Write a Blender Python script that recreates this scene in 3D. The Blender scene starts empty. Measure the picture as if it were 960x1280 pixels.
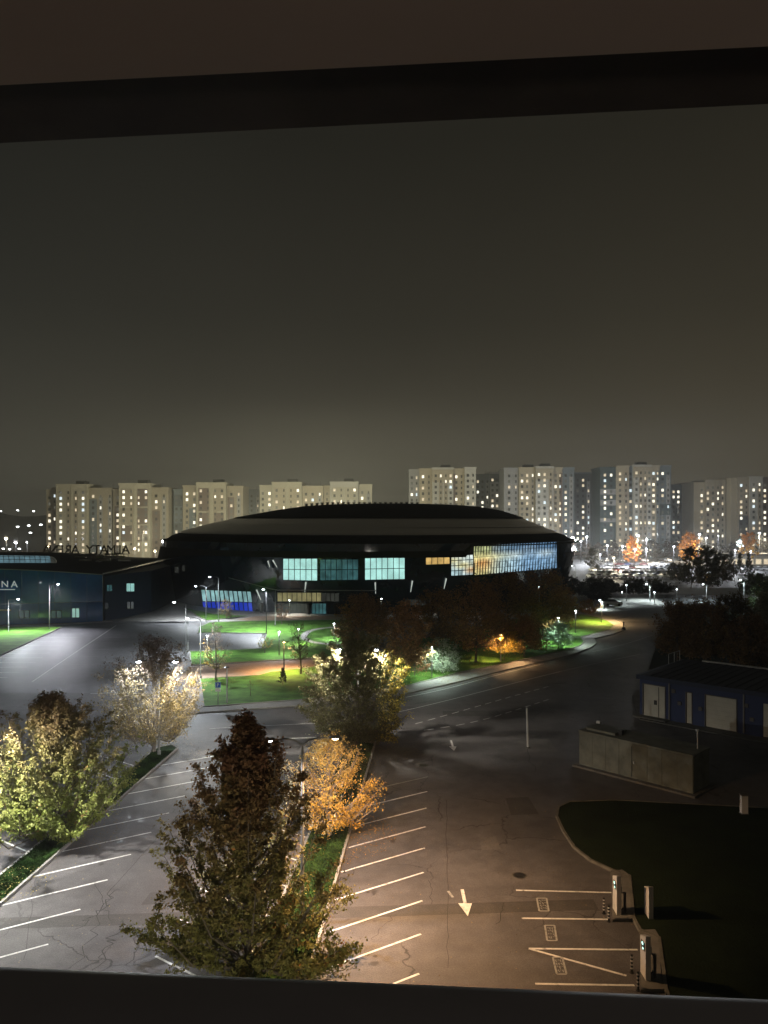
import bpy, math, random
import numpy as np
from mathutils import Vector, Matrix
random.seed(7); RNG = np.random.default_rng(7)
scene = bpy.context.scene
C = scene.collection
F = 962.0; H = 20.0; HY = 649.0          # focal length (px of the 960x1280 photo), eye height, horizon row

# ------------------------------------------------------------------ camera, sky, exposure
cam_d = bpy.data.cameras.new('camera'); cam = bpy.data.objects.new('camera', cam_d); C.objects.link(cam)
cam.location = (0, 0, H); cam.rotation_euler = (math.radians(90), 0, 0)
cam_d.sensor_fit = 'VERTICAL'; cam_d.sensor_height = 24; cam_d.lens = 24 * F / 1280
cam_d.shift_y = 9 / 1280; cam_d.clip_start = 0.05; cam_d.clip_end = 8000
scene.camera = cam
scene.view_settings.view_transform = 'Standard'; scene.view_settings.look = 'None'
scene.view_settings.exposure = 0; scene.view_settings.gamma = 1
scene.cycles.use_denoising = True
try: scene.cycles.denoiser = 'OPENIMAGEDENOISE'
except Exception: pass
scene.cycles.max_bounces = 5; scene.cycles.diffuse_bounces = 2; scene.cycles.glossy_bounces = 3
scene.cycles.transmission_bounces = 3; scene.cycles.volume_bounces = 0; scene.cycles.transparent_max_bounces = 6
scene.cycles.sample_clamp_indirect = 3.0; scene.cycles.caustics_reflective = False; scene.cycles.caustics_refractive = False

W = bpy.data.worlds.new('World'); scene.world = W; W.use_nodes = True
nt = W.node_tree; nt.nodes.clear()
wo = nt.nodes.new('ShaderNodeOutputWorld'); bg = nt.nodes.new('ShaderNodeBackground')
tc = nt.nodes.new('ShaderNodeTexCoord'); sp = nt.nodes.new('ShaderNodeSeparateXYZ'); cr = nt.nodes.new('ShaderNodeValToRGB')
nt.links.new(tc.outputs['Generated'], sp.inputs[0]); nt.links.new(sp.outputs['Z'], cr.inputs[0])
SKY = [(0.0, (.066, .062, .043)), (.05, (.060, .056, .039)), (.12, (.045, .042, .0295)), (.25, (.0275, .0262, .0190)), (.44, (.0155, .0152, .0112)), (1.0, (.011, .011, .009))]
el = cr.color_ramp.elements
while len(el) > 1: el.remove(el[-1])
el[0].position = 0; el[0].color = (*SKY[0][1], 1)
for p_, c_ in SKY[1:]:
    e = el.new(p_); e.color = (*c_, 1)
# light pollution is warmer towards the city on the right, cooler towards the dark hills on the left; slow cloud mottling
mp = nt.nodes.new('ShaderNodeMapRange'); mp.inputs[1].default_value = -.5; mp.inputs[2].default_value = .5
nt.links.new(sp.outputs['X'], mp.inputs[0])
mx = nt.nodes.new('ShaderNodeMix'); mx.data_type = 'RGBA'; mx.inputs[6].default_value = (.88, .90, 1.0, 1); mx.inputs[7].default_value = (1.20, 1.08, 1.0, 1)
nt.links.new(mp.outputs[0], mx.inputs[0])
nz = nt.nodes.new('ShaderNodeTexNoise'); nz.inputs['Scale'].default_value = 2.2; nz.inputs['Detail'].default_value = 3
nt.links.new(tc.outputs['Generated'], nz.inputs['Vector'])
m2 = nt.nodes.new('ShaderNodeMapRange'); m2.inputs[3].default_value = .82; m2.inputs[4].default_value = 1.18
nt.links.new(nz.outputs[0], m2.inputs[0])
v1 = nt.nodes.new('ShaderNodeVectorMath'); v1.operation = 'MULTIPLY'; v2 = nt.nodes.new('ShaderNodeVectorMath'); v2.operation = 'SCALE'
nt.links.new(cr.outputs[0], v1.inputs[0]); nt.links.new(mx.outputs[2], v1.inputs[1]); nt.links.new(v1.outputs[0], v2.inputs[0]); nt.links.new(m2.outputs[0], v2.inputs['Scale'])
nt.links.new(v2.outputs[0], bg.inputs[0]); bg.inputs[1].default_value = 1.0; nt.links.new(bg.outputs[0], wo.inputs[0])

# ------------------------------------------------------------------ helpers
def G(x, y, h=0.0):                       # photo pixel -> point on the level plane of height h
    Z = F * (H - h) / (y - HY); return Vector(((x - 480) * Z / F, Z, h))
def A(x, y, Z):                           # photo pixel -> point at distance Z
    return Vector(((x - 480) * Z / F, Z, H - (y - HY) * Z / F))

def mat(name, col, rough=.7, var=.18, scale=3.0, metal=0.0, bump=0.0, bscale=None, spec=.4, emis=None, estr=0.0, attr=None, trans=0.0):
    m = bpy.data.materials.new(name); m.use_nodes = True; t = m.node_tree; b = t.nodes['Principled BSDF']
    b.inputs['Roughness'].default_value = rough; b.inputs['Metallic'].default_value = metal
    b.inputs['Specular IOR Level'].default_value = spec
    co = t.nodes.new('ShaderNodeTexCoord'); n = t.nodes.new('ShaderNodeTexNoise')
    n.inputs['Scale'].default_value = scale; n.inputs['Detail'].default_value = 5; n.inputs['Roughness'].default_value = .6
    t.links.new(co.outputs['Object'], n.inputs['Vector'])
    r = t.nodes.new('ShaderNodeMapRange'); r.inputs[1].default_value = .25; r.inputs[2].default_value = .75
    r.inputs[3].default_value = 1 - var; r.inputs[4].default_value = 1 + var; t.links.new(n.outputs[0], r.inputs[0])
    s = t.nodes.new('ShaderNodeVectorMath'); s.operation = 'SCALE'; t.links.new(r.outputs[0], s.inputs['Scale'])
    if attr:
        a = t.nodes.new('ShaderNodeAttribute'); a.attribute_name = attr; t.links.new(a.outputs['Color'], s.inputs[0])
    else: s.inputs[0].default_value = col[:3]
    t.links.new(s.outputs[0], b.inputs['Base Color'])
    if bump:
        bn = t.nodes.new('ShaderNodeTexNoise'); bn.inputs['Scale'].default_value = bscale or scale * 6; bn.inputs['Detail'].default_value = 4
        t.links.new(co.outputs['Object'], bn.inputs['Vector'])
        bp = t.nodes.new('ShaderNodeBump'); bp.inputs['Strength'].default_value = bump; bp.inputs['Distance'].default_value = .05
        t.links.new(bn.outputs[0], bp.inputs['Height']); t.links.new(bp.outputs[0], b.inputs['Normal'])
    if emis:
        b.inputs['Emission Color'].default_value = (*emis, 1); b.inputs['Emission Strength'].default_value = estr
    if trans:
        tr = t.nodes.new('ShaderNodeBsdfTranslucent'); ms = t.nodes.new('ShaderNodeMixShader'); ms.inputs[0].default_value = trans
        t.links.new(s.outputs[0], tr.inputs['Color']); t.links.new(b.outputs[0], ms.inputs[1]); t.links.new(tr.outputs[0], ms.inputs[2])
        t.links.new(ms.outputs[0], t.nodes['Material Output'].inputs['Surface'])
    return m

class MB:
    def __init__(s): s.v = []; s.f = []
    def quad(s, *p):
        n = len(s.v); s.v += [tuple(q) for q in p]; s.f.append(tuple(range(n, n + len(p)))); return s
    def box(s, c, d, rz=0.0, taper=1.0):
        n = len(s.v); cx, cy, cz = c; a, b, h = d[0] / 2, d[1] / 2, d[2] / 2; co, si = math.cos(rz), math.sin(rz)
        for z, k in ((-h, 1), (h, taper)):
            for x, y in ((-a, -b), (a, -b), (a, b), (-a, b)):
                x *= k; y *= k; s.v.append((cx + x * co - y * si, cy + x * si + y * co, cz + z))
        for f in ((3, 2, 1, 0), (4, 5, 6, 7), (0, 1, 5, 4), (1, 2, 6, 5), (2, 3, 7, 6), (3, 0, 4, 7)): s.f.append(tuple(n + i for i in f))
        return s
    def bar(s, p, q, r, n=6, r2=None, cap=True):
        p = Vector(p); q = Vector(q); d = q - p
        if d.length < 1e-6: return s
        d.normalize(); u = d.cross(Vector((0, 0, 1)) if abs(d.z) < .9 else Vector((1, 0, 0))).normalized(); w = d.cross(u)
        r2 = r if r2 is None else r2; k = len(s.v)
        for c, rr in ((p, r), (q, r2)):
            for i in range(n):
                a = 2 * math.pi * i / n; s.v.append(tuple(c + (u * math.cos(a) + w * math.sin(a)) * rr))
        for i in range(n): j = (i + 1) % n; s.f.append((k + i, k + j, k + n + j, k + n + i))
        if cap: s.f.append(tuple(k + i for i in range(n))[::-1]); s.f.append(tuple(k + n + i for i in range(n)))
        return s
    def path(s, pts, r, n=6, r2=None):
        m = len(pts) - 1
        for i in range(m):
            ra = r if r2 is None else r + (r2 - r) * i / m; rb = r if r2 is None else r + (r2 - r) * (i + 1) / m
            s.bar(pts[i], pts[i + 1], ra, n, rb)
        return s
    def prism(s, pts, z0, z1):
        n = len(s.v); k = len(pts)
        area = sum(pts[i][0] * pts[(i + 1) % k][1] - pts[(i + 1) % k][0] * pts[i][1] for i in range(k))
        if area < 0: pts = pts[::-1]
        s.v += [(p[0], p[1], z0) for p in pts] + [(p[0], p[1], z1) for p in pts]
        s.f.append(tuple(range(n + k, n + 2 * k)))
        for i in range(k): j = (i + 1) % k; s.f.append((n + i, n + j, n + k + j, n + k + i))
        return s
    def sphere(s, c, r, n=8, m=6, sq=(1, 1, 1)):
        k = len(s.v)
        for i in range(m + 1):
            t = math.pi * i / m
            for j in range(n):
                a = 2 * math.pi * j / n
                s.v.append((c[0] + r * sq[0] * math.sin(t) * math.cos(a), c[1] + r * sq[1] * math.sin(t) * math.sin(a), c[2] + r * sq[2] * math.cos(t)))
        for i in range(m):
            for j in range(n): j2 = (j + 1) % n; s.f.append((k + i * n + j, k + (i + 1) * n + j, k + (i + 1) * n + j2, k + i * n + j2))
        return s
    def ribbon(s, pts, w, z0, z1):
        """raised strip (kerb) of width w along a polyline"""
        P = [Vector((p[0], p[1])) for p in pts]; n = len(P); L = []; R = []
        for i in range(n):
            d = (P[min(i + 1, n - 1)] - P[max(i - 1, 0)]).normalized(); nn = Vector((-d.y, d.x)) * w / 2
            L.append(P[i] + nn); R.append(P[i] - nn)
        for i in range(n - 1):
            a, b, c, d = L[i], L[i + 1], R[i + 1], R[i]
            s.quad((d.x, d.y, z1), (c.x, c.y, z1), (b.x, b.y, z1), (a.x, a.y, z1))
            if z1 - z0 > .02:
                s.quad((a.x, a.y, z0), (a.x, a.y, z1), (b.x, b.y, z1), (b.x, b.y, z0)); s.quad((d.x, d.y, z1), (d.x, d.y, z0), (c.x, c.y, z0), (c.x, c.y, z1))
        return s
    def mesh(s, name, m, smooth=False):
        me = bpy.data.meshes.new(name); me.from_pydata(s.v, [], s.f); me.materials.append(m)
        if smooth: me.polygons.foreach_set('use_smooth', [True] * len(me.polygons))
        me.update(); return me
    def build(s, name, m, parent=None, kind=None, smooth=False):
        return link(name, s.mesh(name, m, smooth), parent, kind)

def link(name, me, parent=None, kind=None, loc=None):
    o = bpy.data.objects.new(name, me); C.objects.link(o)
    if parent is not None:
        o.parent = parent
        if loc is None: o.location = -Vector(parent.get('base', (0, 0, 0)))     # meshes are written in world metres
    if loc is not None: o.location = loc
    if kind: o['kind'] = kind
    return o
def thing(name, label, cat, loc=(0, 0, 0), group=None, rz=0.0, local=False):
    o = bpy.data.objects.new(name, None); C.objects.link(o); o.location = loc; o.rotation_euler = (0, 0, rz); o.empty_display_size = .3
    o['label'] = label; o['category'] = cat
    o['base'] = (0, 0, 0) if local else tuple(loc)
    if group: o['group'] = group
    return o
def tag(o, label, cat, group=None):
    o['label'] = label; o['category'] = cat
    if group: o['group'] = group
    return o
def copy_tree(o, parent=None):
    c = o.copy(); C.objects.link(c); c.parent = parent
    for ch in list(o.children): copy_tree(ch, c)
    return c
def struct(name, mb, m, smooth=False): return mb.build(name, m, None, 'structure', smooth)
def sub(name, mb, m, parent, smooth=False):          # a piece under a part (which already sits at the thing's offset)
    o = bpy.data.objects.new(name, mb.mesh(name, m, smooth)); C.objects.link(o); o.parent = parent; return o
ORD = ['first', 'second', 'third', 'fourth', 'fifth', 'sixth', 'seventh', 'eighth', 'ninth', 'tenth', 'eleventh', 'twelfth', 'thirteenth', 'fourteenth', 'fifteenth', 'sixteenth']

# ------------------------------------------------------------------ materials
def asphalt(name, col, crack=True, rough=.62, patch=.35):
    m = mat(name, col, rough, .22, .9, bump=.5, bscale=22, spec=.35); t = m.node_tree; b = t.nodes['Principled BSDF']
    src = b.inputs['Base Color'].links[0].from_socket; co = [n for n in t.nodes if n.type == 'TEX_COORD'][0]
    big = t.nodes.new('ShaderNodeTexNoise'); big.inputs['Scale'].default_value = .13; big.inputs['Detail'].default_value = 6; big.inputs['Roughness'].default_value = .65
    t.links.new(co.outputs['Object'], big.inputs['Vector'])
    r = t.nodes.new('ShaderNodeMapRange'); r.inputs[1].default_value = .3; r.inputs[2].default_value = .7; r.inputs[3].default_value = 1 - patch; r.inputs[4].default_value = 1 + patch
    t.links.new(big.outputs[0], r.inputs[0])
    v = t.nodes.new('ShaderNodeVectorMath'); v.operation = 'SCALE'; t.links.new(src, v.inputs[0]); t.links.new(r.outputs[0], v.inputs['Scale']); out = v.outputs[0]
    fine = t.nodes.new('ShaderNodeTexNoise'); fine.inputs['Scale'].default_value = 14; fine.inputs['Detail'].default_value = 2
    t.links.new(co.outputs['Object'], fine.inputs['Vector'])
    rf = t.nodes.new('ShaderNodeMapRange'); rf.inputs[1].default_value = .3; rf.inputs[2].default_value = .7; rf.inputs[3].default_value = .78; rf.inputs[4].default_value = 1.22
    t.links.new(fine.outputs[0], rf.inputs[0])
    vf = t.nodes.new('ShaderNodeVectorMath'); vf.operation = 'SCALE'; t.links.new(out, vf.inputs[0]); t.links.new(rf.outputs[0], vf.inputs['Scale']); out = vf.outputs[0]
    if crack:
        dn = t.nodes.new('ShaderNodeTexNoise'); dn.inputs['Scale'].default_value = .9; dn.inputs['Detail'].default_value = 4
        t.links.new(co.outputs['Object'], dn.inputs['Vector'])
        ad = t.nodes.new('ShaderNodeVectorMath'); ad.operation = 'MULTIPLY_ADD'; ad.inputs[1].default_value = (1.5, 1.5, 0)
        t.links.new(dn.outputs[1], ad.inputs[0]); t.links.new(co.outputs['Object'], ad.inputs[2])
        vo = t.nodes.new('ShaderNodeTexVoronoi'); vo.feature = 'DISTANCE_TO_EDGE'; vo.inputs['Scale'].default_value = .21
        t.links.new(ad.outputs[0], vo.inputs['Vector'])
        lt = t.nodes.new('ShaderNodeMapRange'); lt.inputs[1].default_value = .003; lt.inputs[2].default_value = .011; lt.inputs[3].default_value = 1; lt.inputs[4].default_value = 0
        t.links.new(vo.outputs['Distance'], lt.inputs[0])
        mk = t.nodes.new('ShaderNodeTexNoise'); mk.inputs['Scale'].default_value = .11; mk.inputs['Detail'].default_value = 3
        t.links.new(co.outputs['Object'], mk.inputs['Vector'])
        mr = t.nodes.new('ShaderNodeMapRange'); mr.inputs[1].default_value = .47; mr.inputs[2].default_value = .56; t.links.new(mk.outputs[0], mr.inputs[0])
        mu = t.nodes.new('ShaderNodeMath'); mu.operation = 'MULTIPLY'; t.links.new(lt.outputs[0], mu.inputs[0]); t.links.new(mr.outputs[0], mu.inputs[1])
        mu2 = t.nodes.new('ShaderNodeMath'); mu2.operation = 'MULTIPLY'; mu2.inputs[1].default_value = .75; t.links.new(mu.outputs[0], mu2.inputs[0])
        mi = t.nodes.new('ShaderNodeMix'); mi.data_type = 'RGBA'; mi.inputs[7].default_value = (.012, .011, .010, 1)
        t.links.new(mu2.outputs[0], mi.inputs[0]); t.links.new(out, mi.inputs[6]); out = mi.outputs[2]
    t.links.new(out, b.inputs['Base Color']); return m
def paint(name, col, base=(.09, .09, .09)):
    m = mat(name, col, .6, .12, 5); t = m.node_tree; b = t.nodes['Principled BSDF']; src = b.inputs['Base Color'].links[0].from_socket
    co = [n for n in t.nodes if n.type == 'TEX_COORD'][0]; n = t.nodes.new('ShaderNodeTexNoise'); n.inputs['Scale'].default_value = 3.3; n.inputs['Detail'].default_value = 8; n.inputs['Roughness'].default_value = .75
    t.links.new(co.outputs['Object'], n.inputs['Vector']); r = t.nodes.new('ShaderNodeMapRange'); r.inputs[1].default_value = .52; r.inputs[2].default_value = .66; r.inputs[4].default_value = .8
    t.links.new(n.outputs[0], r.inputs[0]); mi = t.nodes.new('ShaderNodeMix'); mi.data_type = 'RGBA'; t.links.new(r.outputs[0], mi.inputs[0]); t.links.new(src, mi.inputs[6]); mi.inputs[7].default_value = (*base, 1)
    t.links.new(mi.outputs[2], b.inputs['Base Color']); return m
M = {}
M['soil'] = mat('dark_soil', (.035, .032, .024), .95, .35, .2, bump=.6, bscale=3)
M['asphalt'] = asphalt('worn_asphalt', (.088, .082, .083))
M['asphalt_lot_far'] = asphalt('distant_lot_asphalt', (.055, .055, .06), False, .6)
M['asphalt_far'] = asphalt('smooth_asphalt', (.10, .10, .105), False, .55)
M['paint'] = paint('road_paint', (.62, .62, .60))
M['paint_faded'] = paint('faded_road_paint', (.30, .30, .28), (.07, .07, .07))
M['kerb'] = mat('kerb_concrete', (.26, .25, .235), .85, .25, 1.5, bump=.3)
M['pave'] = mat('pavement_concrete', (.27, .26, .25), .85, .22, .8, bump=.3)
M['brick_pave'] = mat('reddish_paving', (.27, .19, .14), .85, .22, 1.2, bump=.3)
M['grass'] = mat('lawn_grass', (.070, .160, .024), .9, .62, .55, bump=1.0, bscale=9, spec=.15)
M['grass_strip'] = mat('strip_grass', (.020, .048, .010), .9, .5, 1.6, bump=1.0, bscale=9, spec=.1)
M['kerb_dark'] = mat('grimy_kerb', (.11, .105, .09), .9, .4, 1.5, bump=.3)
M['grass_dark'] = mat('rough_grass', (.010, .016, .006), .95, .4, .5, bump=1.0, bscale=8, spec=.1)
M['post'] = mat('galvanised_post', (.42, .43, .42), .5, .1, 6, .4)
M['post_mid'] = mat('weathered_post', (.17, .17, .17), .6, .15, 6, .2)
M['post_dark'] = mat('dark_post', (.045, .045, .05), .5, .1, 6, .2)
M['housing'] = mat('lamp_housing', (.06, .06, .065), .4, .1, 9, .3)
M['lens_cool'] = mat('cool_lamp_lens', (.9, .9, .9), .4, 0, emis=(.86, .94, 1), estr=26)
M['lens_warm'] = mat('warm_lamp_lens', (.9, .9, .9), .4, 0, emis=(1, .62, .25), estr=16)
M['lens_far'] = mat('far_lamp_lens', (.9, .9, .9), .4, 0, emis=(.95, 1, .98), estr=9)
M['lens_far_warm'] = mat('far_warm_lamp_lens', (.9, .9, .9), .4, 0, emis=(1, .74, .38), estr=9)
M['bark'] = mat('grey_brown_bark', (.105, .085, .065), .9, .3, 9, bump=.6, bscale=25)
M['bark_pale'] = mat('pale_bark', (.24, .21, .18), .9, .3, 9, bump=.6, bscale=25)
M['leaf'] = mat('autumn_leaves', (.1, .1, .1), .6, .18, 9, attr='leaf_colour', trans=.38, spec=.25)
M['needle'] = mat('conifer_needles', (.1, .1, .1), .8, .2, 9, attr='leaf_colour', spec=.15)
M['arena_roof'] = mat('arena_roof_metal', (.93, .87, .78), .26, .06, .12, .92)
M['arena_cap'] = mat('arena_dark_roof_cap', (.035, .032, .027), .75, .15, .1)
M['arena_shell'] = mat('arena_dark_shell', (.030, .027, .018), .85, .2, .08, spec=.15)
M['arena_glass'] = mat('arena_dark_glass', (.012, .026, .045), .07, .3, .2, spec=.9)
M['hall_glass'] = mat('blue_facade_glass', (.035, .13, .40), .06, .45, .12, spec=.8)
M['navy'] = mat('navy_cladding', (.010, .016, .032), .5, .2, .3)
M['hall_roof'] = mat('hall_dark_roof', (.022, .019, .014), .8, .3, .3)
M['mullion'] = mat('dark_mullion', (.015, .03, .035), .5, .1, 3)
M['white_letter'] = mat('pale_letter', (.6, .62, .62), .5, .1, 3, emis=(.62, .68, .68), estr=.42)
M['rust_letter'] = mat('dark_sign_frame', (.07, .055, .045), .7, .3, 2)
M['shed_blue'] = mat('shed_dark_blue', (.014, .030, .105), .6, .15, 1.0)
M['shed_roof'] = mat('shed_roof_blue', (.010, .020, .055), .6, .2, .5)
M['door_pale'] = mat('shed_pale_door', (.50, .50, .44), .6, .12, 1.2)
M['trim_pale'] = mat('pale_trim', (.42, .42, .40), .6, .15, 1)
M['container'] = mat('container_grey', (.135, .145, .125), .8, .38, 1.1, bump=.2)
M['slab'] = mat('concrete_slab', (.12, .115, .105), .9, .3, .9, bump=.4)
M['charger'] = mat('charger_white', (.50, .48, .46), .45, .08, 3)
M['black'] = mat('black_plastic', (.012, .012, .012), .5, .1, 5)
M['led'] = mat('charger_led', (.5, .9, .8), .4, 0, emis=(.5, 1, .92), estr=2.2)
M['frame'] = mat('window_frame_vinyl', (.20, .20, .225), .42, .10, 9, bump=.0, spec=.5)
M['frame_dark'] = mat('dark_frame_rail', (.030, .024, .020), .8, .8, 7)
M['plaster'] = mat('brown_plaster', (.35, .30, .27), .9, .14, 2, bump=.02, bscale=60)
M['room'] = mat('building_wall', (.30, .28, .25), .9, .12, 1.2)
def emit(name, col, s, var=.25, scale=.5): 
    m = bpy.data.materials.new(name); m.use_nodes = True; t = m.node_tree; b = t.nodes['Principled BSDF']
    b.inputs['Base Color'].default_value = (.03, .04, .04, 1); b.inputs['Roughness'].default_value = .15
    co = t.nodes.new('ShaderNodeTexCoord'); n = t.nodes.new('ShaderNodeTexNoise'); n.inputs['Scale'].default_value = scale; n.inputs['Detail'].default_value = 4
    t.links.new(co.outputs['Object'], n.inputs['Vector']); r = t.nodes.new('ShaderNodeMapRange'); r.inputs[1].default_value = .3; r.inputs[2].default_value = .7
    r.inputs[3].default_value = s * (1 - var); r.inputs[4].default_value = s * (1 + var); t.links.new(n.outputs[0], r.inputs[0])
    b.inputs['Emission Color'].default_value = (*col, 1); t.links.new(r.outputs[0], b.inputs['Emission Strength']); return m
M['teal'] = emit('teal_lit_interior', (.52, .96, .88), .86, .25, .35)
M['teal_dim'] = emit('dim_teal_interior', (.10, .30, .32), .30, .6, .6)
M['warm_win'] = emit('warm_lit_interior', (.62, .56, .26), .34, .4, .6)
M['amber_win'] = emit('amber_lit_interior', (.95, .62, .20), .72, .3, .8)
M['grey_win'] = emit('grey_lobby_glass', (.20, .21, .18), .14, .4, .6)
M['flag_white'] = emit('pale_cyan_panel', (.42, .78, .80), .55, .45, .5)
M['flag_blue'] = emit('royal_blue_panel', (.012, .05, .70), .62, .35, .4)
M['win_bright'] = emit('lit_flat_window', (1, .93, .74), 1.7, .1); M['win_warm'] = emit('warm_flat_window', (1, .82, .55), .85, .2)
M['win_cool'] = emit('cool_flat_window', (.82, .95, 1), 1.2, .2); M['win_dim'] = emit('dim_flat_window', (.55, .50, .40), .16, .3); M['win_off'] = mat('dark_flat_window', (.03, .032, .035), .25, .2, 1, spec=.6)
M['skylight'] = emit('skylight_glass', (.30, .55, .66), .32, .35, .8)
M['sign_blue'] = mat('sign_blue_face', (.02, .10, .55), .4, .05, 3); M['sign_white'] = mat('sign_white_face', (.75, .75, .75), .4, .05, 3)

# ------------------------------------------------------------------ ground, roads, lawns (each sheet 4 mm over the one below)
def sheet(name, pts, z, m, kind='structure'):
    mb = MB(); P = [(p[0], p[1]) for p in pts]; k = len(P)
    if sum(P[i][0] * P[(i + 1) % k][1] - P[(i + 1) % k][0] * P[i][1] for i in range(k)) < 0: P = P[::-1]
    mb.v = [(x, y, z) for x, y in P]; mb.f = [tuple(range(k))]
    return mb.build(name, m, None, kind)
def pg(*pts): return [G(x, y) for x, y in pts]
def smooth(pts, n=3):
    for _ in range(n):
        q = []; k = len(pts)
        for i in range(k):
            a, b = Vector(pts[i][:2]), Vector(pts[(i + 1) % k][:2]); q += [a * .75 + b * .25, a * .25 + b * .75]
        pts = q
    return pts
def smooth_open(pts, n=2):
    pts = [Vector(p[:2]) for p in pts]
    for _ in range(n):
        q = [pts[0]]
        for i in range(len(pts) - 1): a, b = pts[i], pts[i + 1]; q += [a * .75 + b * .25, a * .25 + b * .75]
        q.append(pts[-1]); pts = q
    return pts
sheet('ground', [(-2500, -60), (2500, -60), (2500, 3000), (-2500, 3000)], 0, M['soil'])
sheet('asphalt_lot', [(-110, 6), (75, 6), (75, 152), (-110, 152)], .004, M['asphalt'])
sheet('approach_road', [(-61, 148), (-30, 148), (-48, 235), (-64, 235)], .008, M['asphalt_far'])
sheet('forecourt_asphalt', pg((80.6, 783.7), (232, 776), (262, 790), (332, 791), (328, 811), (240, 815), (200, 850), (150, 866), (0, 866), (0, 828)), .008, M['asphalt_far'])
sheet('plaza', [(-52, 150.5), (60, 150.5), (75, 225), (-50, 225)], .012, M['pave'])
sheet('far_car_park', [(62, 225), (190, 225), (230, 420), (70, 420)], .006, M['asphalt_lot_far'])
sheet('cross_road', [(38, 181), (140, 181), (140, 202), (38, 202)], .010, M['asphalt_far'])
sheet('side_road', pg((885, 735), (940, 735), (925, 715), (900, 715)), .012, M['asphalt_far'])
lawnk = MB(); lawns = []
def lawn(name, pix, m='grass', z=.10, sm=0, kerb=True):
    P = pix if hasattr(pix[0], 'x') else pg(*pix); P = [Vector(p[:2]) for p in P]
    if sm: P = smooth(P, sm)
    mb = MB(); mb.prism([tuple(p) for p in P], 0, z); o = mb.build(name, M[m], None, 'structure')
    if kerb: lawnk.ribbon(P + [P[0]], .16, 0, z + .035)
    lawns.append([tuple(p) for p in P]); return o
# sidewalk along the bend, slightly wider than the lawn it carries
walk = [(160, 900), (257, 891), (385, 882), (505, 868.5), (560, 856), (617.5, 841.5), (680, 827), (720, 817.5), (738, 810), (745, 804.5), (742, 799), (763, 794), (778, 789), (781, 784), (775, 777), (757, 770), (735, 766), (700, 764), (600, 790), (400, 840), (160, 880)]
w = MB(); w.prism([tuple(p[:2]) for p in pg(*walk)], 0, .08); struct('sidewalk', w, M['pave'])
k = MB(); k.ribbon([p[:2] for p in pg(*walk[:17])], .2, 0, .13); struct('sidewalk_kerb', k, M['kerb'])
lawn('verge_lawn', [(250, 849.5), (323, 845), (337, 841), (385, 835.5), (430, 830), (520, 800), (640, 775), (700, 766), (730, 769), (747, 772.5), (760, 777), (767.5, 782), (763, 787.5), (743, 792.5), (726, 797), (730, 803), (725, 808), (702, 815), (680, 819.5), (627, 831), (572, 842), (505, 859), (385, 875), (255, 884.5)], z=.125)
sheet('brick_path', pg((236, 833.5), (318, 828.5), (394, 824), (450, 822), (450, 832), (385, 835), (337, 840), (323, 844.2), (250, 849), (222, 851)), .02, M['brick_pave'])
lawn('meadow_lawn', [(237, 815), (326, 811.5), (334, 792), (262, 791.5), (247, 792), (249, 784), (262, 778.8), (312, 776.8), (408, 775.6), (440, 775.6), (440, 821.5), (394, 823), (318, 827.5), (239, 832)], z=.11)
sheet('drive_pad', pg((240, 795), (332, 793.5), (326, 810), (240, 814.5)), .016, M['asphalt_far'])
lawn('wedge_lawn', [(230, 760), (266, 767.8), (312, 770.5), (290, 773), (258, 776), (246, 770)], z=.10)
ring = [G(x, y) for x, y in ((440, 783.5), (417, 784.7), (395, 787), (383, 791), (378, 798), (390, 804), (417, 806.8), (440, 807))]
r_ = MB(); r_.ribbon(smooth_open(ring), 1.1, .11, .124); struct('loop_path', r_, M['pave'])
sheet('brick_apron', pg((318.5, 770.5), (440, 770), (440, 775), (312, 776.2), (295, 775)), .03, M['brick_pave'])
lawn('left_lawn', [(-60, 784.5), (78, 784), (0, 820), (-60, 850)], z=.11)
s_ = MB(); s_.ribbon([p[:2] for p in pg((-60, 783), (60, 782), (140, 776.5))], 1.6, 0, .09); struct('facade_walk', s_, M['pave'])
# planting strips (medians) of the car park
D = Vector((.0717, .9974))
def strip(xr, zr, wdt, z0, z1):
    a = Vector((xr, zr)); a0 = a + D * ((z0 - zr) / D.y); a1 = a + D * ((z1 - zr) / D.y); n_ = Vector((-D.y, D.x)) * wdt
    return [a0, a1 - D * .6, a1 + n_ * .5 + D * .3, a1 + n_ - D * .6, a0 + n_]
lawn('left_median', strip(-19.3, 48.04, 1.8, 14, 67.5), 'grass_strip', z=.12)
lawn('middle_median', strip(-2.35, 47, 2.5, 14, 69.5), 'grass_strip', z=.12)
km = lawnk; lawnk = MB()
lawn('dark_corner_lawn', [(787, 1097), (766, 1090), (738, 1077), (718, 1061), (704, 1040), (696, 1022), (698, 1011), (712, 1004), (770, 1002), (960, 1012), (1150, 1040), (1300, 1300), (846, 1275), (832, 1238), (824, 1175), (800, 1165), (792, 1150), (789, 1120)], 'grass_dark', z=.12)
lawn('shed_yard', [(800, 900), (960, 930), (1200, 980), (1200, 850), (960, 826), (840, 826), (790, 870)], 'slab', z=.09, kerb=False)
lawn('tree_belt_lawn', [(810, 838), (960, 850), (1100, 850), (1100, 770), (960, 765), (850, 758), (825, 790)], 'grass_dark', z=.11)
struct('kerbs', km, M['kerb']); struct('grimy_kerbs', lawnk, M['kerb_dark'])

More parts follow.
